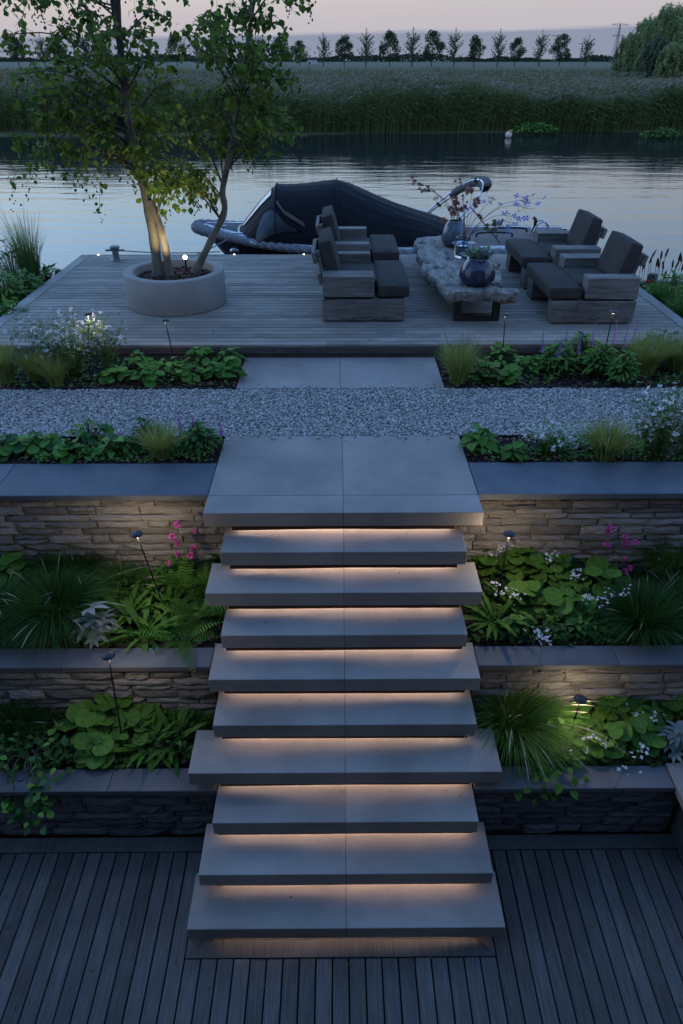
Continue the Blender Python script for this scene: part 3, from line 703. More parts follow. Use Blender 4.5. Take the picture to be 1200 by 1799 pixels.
# ---- driftwood coffee table
def coffee_table():
    zt = ZDK + .395
    px = [(787, 516), (812, 512), (834, 514), (852, 510), (868, 512), (886, 516), (909, 516), (910, 508), (893, 505), (880, 507), (872, 503), (882, 494), (880, 480), (870, 470), (878, 462), (868, 452),
          (858, 440), (842, 432), (832, 421), (824, 413), (798, 414), (775, 413), (764, 415), (772, 428), (782, 440), (786, 449), (779, 449), (770, 438), (762, 427), (757, 415), (744, 416), (731, 419), (728, 428), (736, 437), (732, 446), (744, 457), (741, 468), (749, 480), (758, 486), (768, 490), (774, 499), (779, 505)]
    pts = [at(x, y, zt) for x, y in px]
    rr = random.Random(4)
    # refine the outline
    out = []
    for a, b in zip(pts, pts[1:] + pts[:1]):
        m = max(1, int((b - a).length / .05))
        for k in range(m):
            p = a.lerp(b, k / m); out.append(p + Vector((rr.uniform(-.008, .008), rr.uniform(-.012, .012), 0)))
    c = sum(out, Vector()) / len(out)
    t = thing('coffee_table', 'live edge driftwood coffee table on black steel legs', 'table', (c.x, c.y, ZDK))
    bm = bmesh.new()
    levels = [(-.125, .03, .012), (-.10, .008, .010), (-.055, -.008, .012), (-.012, -.002, .006), (0, .006, .003)]
    rings = []
    n = len(out)
    nrm = []
    for k in range(n):
        tng = (out[(k + 1) % n] - out[k - 1]); nv = Vector((-tng.y, tng.x, 0)); nv = nv.normalized() if nv.length > 1e-6 else Vector((0, 0, 0)); nrm.append(nv)
    for dz, inset, j in levels:
        ring = []
        for k, p in enumerate(out):
            wob = .010 * math.sin(k * 1.7 + dz * 40) + .008 * math.sin(k * .63 + dz * 21)
            ring.append(bm.verts.new(p + nrm[k] * (inset * .7 + (wob if dz < -.01 else 0)) + Vector((0, 0, dz + (rr.uniform(-j, j) if dz < -.01 else 0)))))
        rings.append(ring)
    for ra, rb in zip(rings[:-1], rings[1:]):
        for k in range(n): bm.faces.new((ra[k], ra[(k + 1) % n], rb[(k + 1) % n], rb[k]))
    ftop = bm.faces.new(rings[-1]); fb = bm.faces.new(rings[0][::-1])
    res = bmesh.ops.triangulate(bm, faces=[ftop, fb])
    long_e = [e for e in bm.edges if e.calc_length() > .12 and e.verts[0].co.z > zt - .01 and e.verts[1].co.z > zt - .01]
    for _ in range(3):
        le = [e for e in bm.edges if e.calc_length() > .10 and min(e.verts[0].co.z, e.verts[1].co.z) > zt - .02]
        if le: bmesh.ops.subdivide_edges(bm, edges=le, cuts=1); bmesh.ops.triangulate(bm, faces=[f for f in bm.faces if len(f.verts) > 4])
    rim = {id(v) for v in rings[-1]}
    for v in bm.verts:
        if v.co.z > zt - .01: v.co.z += .004 * math.sin(v.co.x * 13 + v.co.y * 5) * math.sin(v.co.y * 9 - v.co.x * 3) + rr.uniform(-.001, .001)
    mb = MB(); mb._bm(bm); mb.build('tabletop', M['table'], t, True)
    for (kx, ky, kr) in ((741, 427, .055), (768, 470, .05), (751, 462, .035), (788, 455, .035), (872, 500, .05)):   # knot holes in the burl edge
        p = at(kx, ky, zt)
        MB().lathe([(kr * 1.25, -.004), (kr * 1.15, .012), (kr * .9, .014), (kr * .75, .004)], p, 14).build('burl_knot', M['table'], t, True)
        MB().lathe([(kr * .8, .004), (kr * .3, .0045)], p, 14, True).build('knot_hole', M['void'], t)
    for yy in (8.33, 10.75):
        x0, x1 = 1.375, 1.925
        MB().box(x0, x0 + .08, yy, yy + .10, ZDK, ZDK + .28, .003).box(x1 - .08, x1, yy, yy + .10, ZDK, ZDK + .28, .003).box(x0 + .081, x1 - .081, yy, yy + .10, ZDK, ZDK + .07, .003).build('leg_frame', M['steel_black'], t)
    return zt
ZT = coffee_table()

def vase(name, label, p, prof, mat, mouth=None):
    t = thing(name, label, 'vase', p)
    MB().lathe([(r_, z_) for r_, z_ in prof], p, 40).build('body', mat, t, True)
    return t
pA = at(837, 500, ZT) ; pB = at(797, 432, ZT); pC = at(812, 452, ZT)
pA = Vector((pA.x, pA.y + .02, ZT + .006)); pB.z = ZT + .006; pC.z = ZT + .006
egg = lambda r0, h: [(0, 0.002), (r0 * .62, 0), (r0 * .86, h * .08), (r0 * .99, h * .25), (r0, h * .38), (r0 * .92, h * .62), (r0 * .74, h * .85), (r0 * .58, h * .97), (r0 * .56, h), (r0 * .52, h), (r0 * .52, h * .9), (0, h * .85)]
vA = vase('vase', 'dark blue glazed round vase with succulent rosettes, at the near end of the table', pA, egg(.215, .30), M['glaze'])
vB = vase('vase', 'tall grey blue glazed vase with dried coral flowers, at the back of the table', pB, egg(.19, .34), M['glaze2'])
tC = thing('glass_vase', 'clear glass vase of wild flower stems in the middle of the table', 'vase', pC)
MB().lathe([(0, .004), (.10, .0), (.112, .02), (.118, .16), (.155, .185), (.15, .192), (.10, .20), (.095, .24), (.10, .26), (.094, .26), (.088, .235), (.105, .16), (.10, .03), (0, .022)], pC, 32).build('body', M['glass'], tC, True)
# plants in vases (they sit in the vases: things of their own)
def leaf_shape(kind):
    """unit leaf: base at origin, along +x, up +z"""
    v = []; f = []
    if kind == 'heart':
        n = 18
        v.append((.38, 0, -.05))
        for rg, dz in ((.55, -.01), (1.0, .02)):
            for k in range(n):
                a = 2 * math.pi * k / n
                rr_ = .5 * (1 - .42 * max(0, math.cos(a - math.pi)) ** 6) * (1 + .12 * max(0, math.cos(a)) ** 8)
                x = .42 + rr_ * math.cos(a) * rg * .95; y = rr_ * math.sin(a) * rg * 1.02
                z = dz + (.05 * math.cos(2 * a) if rg == 1 else 0) - .10 * (x - .4) ** 2 + .035 * math.sin(5 * a) * (rg == 1)
                v.append((x, y, z))
        for k in range(n):
            f.append((0, 1 + k, 1 + (k + 1) % n)); f.append((1 + k, 1 + n + k, 1 + n + (k + 1) % n, 1 + (k + 1) % n))
    elif kind in ('ovate', 'lance', 'strap', 'small'):
        prof = {'ovate': (.0, .28, .36, .30, .17, .0), 'lance': (.0, .11, .15, .13, .08, .0), 'strap': (.02, .07, .085, .09, .095, .09, .075, .05, .0), 'small': (.0, .30, .32, .0)}[kind]
        m = len(prof) - 1
        droop = {'ovate': .18, 'lance': .25, 'strap': .45, 'small': .1}[kind]
        for i, w in enumerate(prof):
            u = i / m
            zc = -.0 + .10 * u - droop * u * u
            und = (.02 * (1 if i % 2 else -1)) if kind == 'strap' else 0
            v += [(u, -w, zc + w * .25 + und), (u, 0, zc), (u, w, zc + w * .25 - und)]
        for i in range(m):
            a = 3 * i; b = a + 3
            f += [(a, b, b + 1, a + 1), (a + 1, b + 1, b + 2, a + 2)]
    elif kind == 'palm':
        for k, ang in enumerate((-78, -40, 0, 40, 78)):
            ln = (.62, .85, 1.0, .85, .62)[k]; a = R(ang); o = len(v); pr = (0, .10, .15, .10, 0)
            for i, w in enumerate(pr):
                u = i / 4 * ln; zz = .08 * u - .22 * u * u
                v += [(u * math.cos(a) - s_ * w * math.sin(a) + .0, u * math.sin(a) + s_ * w * math.cos(a), zz + (abs(s_) * w * .3)) for s_ in (-1, 0, 1)]
            for i in range(4):
                q = o + 3 * i; b = q + 3
                f += [(q, b, b + 1, q + 1), (q + 1, b + 1, b + 2, q + 2)]
    elif kind == 'frond':
        m = 15
        for i in range(m):
            u = .06 + .94 * i / m; w = .17 * math.sin(math.pi * min(1, u * 1.02) ** .75) + .012
            zc = .22 * u - .55 * u * u; st_ = .0175
            for s_ in (-1, 1):
                o = len(v)
                v += [(u - st_, 0, zc), (u + st_ * .8, 0, zc), (u + .05 + st_ * .2, s_ * w, zc - w * .25), (u + .03 - st_ * .8, s_ * w * .92, zc - w * .22)]
                f.append((o, o + 1, o + 2, o + 3))
        o = len(v)
        for i in range(7):
            u = i / 6; zc = .22 * u - .55 * u * u + .002
            v += [(u, -.008 * (1.1 - u), zc), (u, .008 * (1.1 - u), zc)]
        for i in range(6): f.append((o + 2 * i, o + 2 * i + 2, o + 2 * i + 3, o + 2 * i + 1))
    elif kind == 'flower4':
        for k in range(4):
            a = k * math.pi / 2 + .3; o = len(v); ca, sa = math.cos(a), math.sin(a)
            v += [(0, 0, 0), (.5 * ca - .28 * sa, .5 * sa + .28 * ca, .12), (ca, sa, .22), (.5 * ca + .28 * sa, .5 * sa - .28 * ca, .12)]; f.append((o, o + 1, o + 2, o + 3))
    elif kind == 'pom':
        rr_ = random.Random(5)
        for k in range(46):
            d = Vector((rr_.gauss(0, 1), rr_.gauss(0, 1), rr_.gauss(0.25, .8))).normalized(); sd = d.orthogonal().normalized() * .24; o = len(v)
            tip = d * rr_.uniform(.8, 1.05); mid = d * .5
            v += [tuple(d * .15), tuple(mid + sd), tuple(tip), tuple(mid - sd)]; f.append((o, o + 1, o + 2, o + 3))
    return v, f
LEAF = {}
def leaf_mesh(kind, mat, bend=1.0):
    key = (kind, mat.name)
    if key not in LEAF:
        v, f = leaf_shape(kind); me = bpy.data.meshes.new(kind + '_leaf'); me.from_pydata(v, [], f); me.materials.append(mat)
        me.polygons.foreach_set('use_smooth', [True] * len(me.polygons)); LEAF[key] = me
    return LEAF[key]
def leaf_obj(kind, mat, parent, p, size, yaw, pitch, roll=0.0, name='leaf', sy=1.0):
    o = link(name, leaf_mesh(kind, mat), parent); o.location = p; o.scale = (size, size * sy, size)
    o.rotation_euler = Euler((roll, -pitch, yaw), 'XYZ'); return o
def scatter_mesh(name, kind, mat, items, parent):
    """items: (pos, size, yaw, pitch, roll); joined into one part of stuff"""
    v0, f0 = leaf_shape(kind); V = []; F = []
    for (p, s_, yw, pt, rl) in items:
        m = Matrix.Translation(p) @ Euler((rl, -pt, yw), 'XYZ').to_matrix().to_4x4() @ Matrix.Scale(s_, 4); o = len(V)
        V += [tuple(m @ Vector(a)) for a in v0]; F += [tuple(i + o for i in f) for f in f0]
    me = bpy.data.meshes.new(name); me.from_pydata(V, [], F); me.materials.append(mat)
    me.polygons.foreach_set('use_smooth', [True] * len(me.polygons))
    return stuff(link(name, me, parent))

rr = random.Random(31)
# succulent rosettes in the dark vase
sp = thing('succulent_plant', 'grey green succulent rosettes growing in the dark blue vase', 'plant', pA + Vector((0, 0, .28)), local=True)
for k in range(54):
    a = rr.uniform(0, 6.28); q = .15 * math.sqrt(rr.random()); leaf_obj('ovate', M['lf_silver'] if k % 3 else M['lf_gaura'], sp, (q * math.cos(a), q * math.sin(a), .02 + .05 * rr.random()), rr.uniform(.07, .12), a + rr.uniform(-.5, .5), rr.uniform(.1, 1.1), rr.uniform(-.4, .4))
# dried flowers
def bouquet(name, label, p, specs, seed):
    t = thing(name, label, 'flowers', p, local=True); q = random.Random(seed); mb = MB(); fl = []
    for (dx, dy, dz, kind, mat, size, cnt) in specs:
        tip = Vector((dx, dy, dz)); pts = [Vector((0, 0, 0)).lerp(tip, u / 5) + Vector((0, 0, .18 * math.sin(math.pi * u / 5) * tip.length)) for u in range(6)]
        pts[0] = Vector((q.uniform(-.03, .03), q.uniform(-.03, .03), -.1)); mb.tube(pts, [.004, .0035, .003, .0025, .002, .0015], 5)
        for k in range(cnt):
            pp = pts[-1] + Vector((q.gauss(0, 1), q.gauss(0, 1), q.gauss(0, .8))) * size * (1.6 if cnt > 1 else 0)
            if cnt > 1: mb.tube([pts[-2].lerp(pts[-1], q.random()), pp], .0012, 4)
            leaf_obj(kind, mat, t, pp, size * q.uniform(.7, 1.2), q.uniform(0, 6.28), q.uniform(-.8, .8), q.uniform(-.8, .8), name='blossom')
    mb.build('stems', M['twig'], t); return t
bouquet('dried_flowers', 'dried coral flower sprays in the grey blue vase', pB + Vector((0, 0, .32)),
        [(-.42, -.05, .42, 'pom', M['petal_coral'], .035, 6), (-.62, .05, .50, 'pom', M['petal_coral'], .03, 5), (-.28, -.08, .36, 'flower4', M['petal_coral'], .045, 7), (.02, -.12, .13, 'pom', M['petal_coral'], .06, 6),
         (.16, .03, .40, 'pom', M['petal_coral'], .07, 1), (.05, .0, .18, 'pom', M['petal_coral'], .055, 6), (-.12, -.05, .22, 'lance', M['lf_cover'], .10, 3)], 3)
bouquet('wild_flowers', 'loose wild flowers and blue delphinium in the glass vase', pC + Vector((0, 0, .22)),
        [(.85, .05, .48, 'flower4', M['petal_blue'], .05, 9), (.62, .0, .30, 'flower4', M['petal_blue'], .05, 10), (.75, .05, .42, 'flower4', M['petal_blue'], .045, 9), (.52, -.05, .16, 'flower4', M['petal_blue'], .045, 8), (.40, .0, .52, 'flower4', M['petal_blue'], .05, 5),
         (-.12, .0, .75, 'pom', M['seed_dark'], .018, 6), (.10, .05, .72, 'pom', M['seed_dark'], .018, 6), (.22, .03, .62, 'pom', M['seed_dark'], .016, 5), (-.05, .05, .55, 'pom', M['seed_dark'], .016, 4),
         (.12, -.05, .28, 'pom', M['petal_coral'], .05, 2), (.36, -.05, .20, 'pom', M['petal_lime'], .04, 8), (.44, -.03, .12, 'pom', M['petal_lime'], .035, 6), (-.03, .0, .42, 'pom', M['petal_purple'], .03, 3)], 5)

# ---- mooring bollard and deck edge lights
b = at(205, 457, ZDK)
mo = thing('mooring_bollard', 'grey steel mooring bollard with cross bar at the back edge of the deck', 'bollard', b)
MB().lathe([(.10, 0), (.10, .012), (.06, .018), (.05, .05), (.05, .16), (.075, .18), (.08, .20), (.06, .22), (0, .225)], b, 20).build('post', M['paint_grey'], mo, True)
MB().tube([b + Vector((-.15, 0, .15)), b + Vector((.15, 0, .15))], .016, 8).build('cross_bar', M['paint_grey'], mo, True)
for k, (x, lab) in enumerate(((-3.92, 'small glowing light set in the deck edge left of the bollard'), (-1.71, 'small glowing light set in the deck edge below the boat bow'), (-.576, 'small glowing light set in the deck edge left of the rear armchair'))):
    el = thing('deck_light', lab, 'light', (x, 11.775, ZDK))
    MB().lathe([(.024, .001), (.024, .006), (.016, .008)], (x, 11.775, ZDK), 16).build('bezel', M['chrome'], el)
    MB().lathe([(.016, .0065), (.012, .012), (0, .014)], (x, 11.775, ZDK), 16).build('lens', M['bulb'], el)

# ---- path lights
def path_light(label, base, top, power=3.0):
    t = thing('path_light', label, 'lamp', base, 'black mushroom path lights')
    d = Vector(top) - Vector(base)
    MB().tube([base, Vector(base) + d * .5, Vector(top) - Vector((0, 0, .012))], [.0065, .006, .006], 8).build('stem', M['steel_black'], t, True)
    cap = MB().lathe([(.0, .010), (.02, .009), (.036, .003), (.043, -.006), (.044, -.011), (.034, -.011), (.03, -.004), (0, -.002)], top, 24).build('cap', M['steel_black'], t, True)
    MB().lathe([(.010, -.0175), (.024, -.0175), (.024, -.012), (.010, -.012), (.010, -.0175)], top, 20).build('lens', M['lamp'], cap, origin=base)
    ld = bpy.data.lights.new('path_lamp', 'POINT'); ld.energy = power; ld.color = (1.0, .80, .55); ld.shadow_soft_size = .018
    lo = link('lamp_light', ld, t); lo.location = Vector(top) - Vector(base) + Vector((0, 0, -.045))
    return t
PLZ = 1.86
def pl_at(label, pb, Y, zb, pt, power):
    m_ = on(*pb, Y); t = on(*pt, Y); d = (m_ - t); b = t + d * ((zb - t.z) / d.z); path_light(label, b, t, power)
pl_at('path light among the white gaura flowers at the far left', (157, 625), 7.1, PLZ, (154, 551), 3.5)
pl_at('path light in front of the planter ring, leaning slightly left', (303, 620), 7.25, PLZ, (290, 562), 1.0)
pl_at('path light in front of the coffee table', (884, 610), 7.35, PLZ, (888, 552), 1.0)
pl_at('path light in front of the front right armchair', (1064, 610), 7.25, PLZ, (1078, 547), 1.0)
pl_at('path light against the tall stone wall, left of the stairs', (264, 1002), 4.17, ZM, (240, 937), 9)
pl_at('path light against the tall stone wall, right of the stairs', (886, 985), 4.17, ZM, (895, 937), 9)
pl_at('path light in front of the low wall, beside the silver leaved plant', (200, 1210), 3.3, ZB, (190, 1150), 5)
pl_at('path light between the arching grass and heart shaped leaves, lower right', (1008, 1270), 3.28, ZB, (1020, 1227), 5)

# ---- spot lamps in the planter
sb = on(325, 452, 9.42)
sl = thing('spot_lamp', 'bright round spot lamp shining from the planter behind the trunks', 'lamp', (sb.x, sb.y, ZDK + .33))
MB().ball(sb, .028, 2).build('bulb', M['bulb'], sl, True)
MB().tube([(sb.x, sb.y, ZDK + .32), (sb.x, sb.y, sb.z - .02)], [.012, .014], 8).build('spike', M['steel_black'], sl)
def spot(parent, loc, target, power, ang=70, col=(1, .80, .48)):
    ld = bpy.data.lights.new('spot_light', 'SPOT'); ld.energy = power; ld.color = col; ld.spot_size = R(ang); ld.spot_blend = .7; ld.shadow_soft_size = .03
    o = link('spot_light', ld, parent); o.location = Vector(loc) - parent.location
    o.rotation_euler = (Vector(target) - Vector(loc)).to_track_quat('-Z', 'Y').to_euler()
s2 = at(286, 478, ZDK + .33)
sl2 = thing('spot_lamp', 'small black tree spot in front of the main trunk in the planter', 'lamp', s2)
mb = MB(); mb.tube([s2, s2 + Vector((0, .0, .05))], .008, 8); mb.tube([s2 + Vector((0, -.01, .05)), s2 + Vector((.0, .01, .13))], [.026, .03], 14); mb.build('body', M['steel_black'], sl2, True)

# ================================================================== TREE IN THE PLANTER
def catmull(pts, m=6):
    pts = [Vector(p) for p in pts]; out = []
    P2 = [pts[0] * 2 - pts[1]] + pts + [pts[-1] * 2 - pts[-2]]
    for i in range(1, len(P2) - 2):
        a, b, c, d = P2[i - 1:i + 3]
        for k in range(m):
            t = k / m
            out.append(.5 * ((2 * b) + (c - a) * t + (2 * a - 5 * b + 4 * c - d) * t * t + (3 * b - a - 3 * c + d) * t ** 3))
    out.append(pts[-1]); return out
def lerp_list(vals, n):
    x = np.linspace(0, len(vals) - 1, n); return [float(v) for v in np.interp(x, range(len(vals)), vals)]
def tree():
    rr = random.Random(77)
    root = thing('alder_tree', 'three stemmed tree with round leaves growing from the concrete planter', 'tree', PC + Vector((0, 0, .3)))
    A = [on(278, 487, 9.16), on(272, 430, 9.17), on(260, 360, 9.2), on(243, 285, 9.2), on(229, 228, 9.2), on(219, 150, 9.18), on(210, 70, 9.15), on(206, 0, 9.15), on(200, -110, 9.2), on(205, -220, 9.2)]
    B = [on(299, 489, 9.13), on(291, 440, 9.14), on(280, 395, 9.15), on(264, 352, 9.18)]
    C = [on(342, 480, 9.22), on(372, 420, 9.25), on(394, 372, 9.27), on(391, 335, 9.28), on(402, 280, 9.28), on(411, 240, 9.3), on(420, 170, 9.3), on(432, 95, 9.3), on(446, 0, 9.3), on(455, -120, 9.3)]
    A2 = [on(213, 88, 9.16), on(203, 40, 9.25), on(196, 0, 9.35), on(185, -90, 9.5)]
    tr = []
    for nm, pts, rad, mat in (('trunk', A[:6], [.070, .063, .060, .057, .053, .042], M['trunk']), ('trunk', A[5:], [.042, .036, .032, .026, .016], M['trunk_dark']), ('trunk', B, [.054, .048, .046, .046], M['trunk']),
                              ('trunk', C, [.050, .043, .040, .038, .036, .033, .028, .024, .018, .012], M['trunk']), ('branch', A2, [.026, .022, .018, .01], M['trunk_dark'])):
        pp = catmull(pts, 6); rd = lerp_list(rad, len(pp))
        rd = [q * (1 + .06 * math.sin(k * 1.3) + rr.uniform(-.04, .04)) for k, q in enumerate(rd)]
        rd[0] *= 1.12
        MB().tube(pp, rd, 12).build(nm, mat, root, True); tr += [(p, q) for p, q in zip(pp, rd)]
    CL = [(8, 60, .7), (30, 130, .6), (12, 180, .4), (60, 200, .8), (30, 262, .7), (95, 165, .8), (200, 120, .8), (330, 300, .9), (355, 330, .7), (305, 315, 1), (20, 20, 1), (75, 15, .8), (45, 95, .8), (110, 50, 1.1), (150, 25, 1), (95, 120, .9), (150, 100, 1.2), (185, 60, 1), (60, 160, .6), (130, 165, 1), (175, 150, 1), (25, 235, .6), (85, 215, .9), (135, 225, 1.1), (180, 215, 1.2), (55, 265, .8), (110, 265, 1), (160, 265, 1), (215, 205, 1), (205, 260, 1),
          (240, 150, .8), (255, 60, .8), (270, 110, .9), (285, 30, .7), (300, 150, .9), (255, 200, 1), (295, 205, 1.1), (320, 175, .7), (280, 250, 1.1), (325, 235, .8), (300, 290, 1), (325, 310, .8), (275, 330, .6), (345, 335, .6), (265, 290, .8), (330, 60, .6), (355, 100, .5), (350, 200, .5), (345, 30, .5),
          (385, 25, .8), (425, 20, .9), (465, 40, 1), (400, 75, 1), (445, 85, 1.2), (490, 90, 1), (420, 125, 1.1), (465, 135, 1.2), (505, 140, 1), (525, 105, .5), (400, 165, 1), (445, 180, 1.2), (490, 190, 1.1), (375, 215, .8), (415, 220, 1), (455, 235, 1.1), (500, 235, 1), (385, 255, .6), (470, 265, .5), (520, 215, .5), (430, 255, .7), (360, 165, .5), (535, -5, .4),
          (20, -60, 1), (90, -60, 1), (160, -60, 1), (240, -50, 1), (300, -60, .8), (380, -50, 1), (440, -60, 1), (500, -50, .8), (200, -140, 1), (420, -140, 1), (300, -160, .7), (110, -150, .8)]
    twigs = MB(); br = MB(); leaves = []; cat = []
    for (x, y, d) in CL:
        Y = 9.2 + rr.uniform(-.75, .75)
        c = on(x, y, Y)
        # attach to the trunk point below, not too far
        best = min(tr, key=lambda t: (t[0] - (c - Vector((0, 0, .35)))).length + (2 if t[0].z < 3.0 and c.z > 3.2 else 0) + (3 if t[0].z < 2.9 else 0))
        s = best[0]; mid = s.lerp(c, .55) + Vector((rr.uniform(-.08, .08), rr.uniform(-.08, .08), .10 + .05 * (c - s).length))
        pts = catmull([s, mid, c], 6); L0 = (c - s).length
        br.tube(pts, lerp_list([min(best[1] * .5, .006 + .009 * L0), .0075, .004], len(pts)), 6)
        ntw = int(7 * d) + 3
        for k in range(ntw):
            st_ = pts[rr.randint(len(pts) // 2, len(pts) - 1)]
            dirv = Vector((rr.gauss(0, 1), rr.gauss(0, 1), rr.gauss(-.15, .55))).normalized(); ln = rr.uniform(.12, .36) * (.7 + .5 * d)
            e = st_ + dirv * ln; m_ = st_.lerp(e, .5) + Vector((0, 0, .04)); e.z -= .06
            tp = catmull([st_, m_, e], 3); twigs.tube(tp, lerp_list([.0035, .0015], len(tp)), 4, False)
            nl = int(rr.uniform(7, 12.5) * (.6 + .4 * d))
            for j in range(nl):
                u = rr.uniform(.2, 1.05); p = tp[min(len(tp) - 1, int(u * (len(tp) - 1)))] + Vector((rr.gauss(0, .035), rr.gauss(0, .035), rr.gauss(-.015, .03)))
                leaves.append((p, rr.uniform(.045, .088), rr.uniform(0, 6.28), rr.gauss(-.7, .5), rr.gauss(0, .5)))
            if rr.random() < .35:
                for j in range(rr.randint(3, 6)): cat.append(e + Vector((rr.gauss(0, .02), rr.gauss(0, .02), -.02 - .03 * j)))
    # drooping sprays below the crown
    for (x, y, x2, y2, n_) in ((75, 275, 45, 330, 10), (30, 300, 22, 350, 9), (150, 280, 148, 330, 12), (180, 300, 175, 370, 10), (215, 270, 212, 300, 6), (320, 300, 365, 350, 34), (330, 300, 345, 355, 26), (300, 300, 285, 375, 18), (310, 280, 330, 330, 26), (120, 275, 110, 300, 8), (400, 255, 398, 290, 8), (460, 250, 470, 270, 6), (515, 0, 545, 12, 8), (95, 262, 60, 285, 14)):
        Y = 9.0 + rr.uniform(-.4, .4); a, b_ = on(x, y, Y), on(x2, y2, Y + rr.uniform(-.2, .2))
        tp = catmull([a, a.lerp(b_, .5) + Vector((0, 0, .06)), b_], 5); twigs.tube(tp, lerp_list([.004, .0015], len(tp)), 4, False)
        for j in range(n_):
            p = tp[rr.randint(2, len(tp) - 1)] + Vector((rr.gauss(0, .04), rr.gauss(0, .04), rr.gauss(-.02, .035))); leaves.append((p, rr.uniform(.045, .085), rr.uniform(0, 6.28), rr.gauss(-.8, .4), rr.gauss(0, .5)))
        for j in range(7): cat.append(b_ + Vector((rr.gauss(0, .03), rr.gauss(0, .03), -.03 * j + .04)))
    br.build('branches', M['trunk_dark'], root, True); stuff(twigs.build('twigs', M['twig'], root))
    leaves.sort(key=lambda l: (l[0] - Vector(CAM)).length if l[0].z < 5.2 else 99)
    # the round leaf
    v = []; f = []
    for i, w in enumerate((0, .30, .44, .40, .22, 0)):
        u = i / 5; v += [(u, -w, .06 * (w > 0) - .12 * u * u), (u, 0, -.12 * u * u), (u, w, .06 * (w > 0) - .12 * u * u)]
    for i in range(5): f += [(3 * i, 3 * i + 3, 3 * i + 4, 3 * i + 1), (3 * i + 1, 3 * i + 4, 3 * i + 5, 3 * i + 2)]
    me = bpy.data.meshes.new('round_leaf'); me.from_pydata(v, [], f); me.materials.append(M['lf_tree']); me.polygons.foreach_set('use_smooth', [True] * len(f))
    def mtx(l): return Matrix.Translation(l[0] - root.location) @ Euler((l[4], -l[3], l[2]), 'XYZ').to_matrix().to_4x4() @ Matrix.Scale(l[1], 4)
    for l in leaves[:300]:
        o = link('leaf', me, root); o.location = l[0] - root.location; o.rotation_euler = Euler((l[4], -l[3], l[2]), 'XYZ'); o.scale = (l[1],) * 3
    va = np.c_[np.array(v), np.ones(len(v))]; ms = np.array([mtx(l) for l in leaves[300:]])
    vv = np.einsum('nij,kj->nki', ms[:, :3, :], va).reshape(-1, 3); ff = (np.array(f)[None] + len(v) * np.arange(len(ms))[:, None, None]).reshape(-1, 4)
    stuff(link('leaves', np_mesh('leaves', vv, ff, [M['lf_tree']], True), root))
    cp = np.array([tuple(c - root.location) for c in cat]); v, q = boxes_np(len(cp), cp, rng.uniform(.006, .012, len(cp)), rng, (.8, .8, 1.3))
    stuff(link('catkins', np_mesh('catkins', v, q, [M['seed_dark']]), root))
tree()
spot(sl2, on(303, 492, 8.78) + Vector((0, 0, .02)), on(255, 255, 9.2), 60, 85)
spot(sl, sb + Vector((-.02, -.05, .03)), on(300, 200, 9.1), 45, 90)

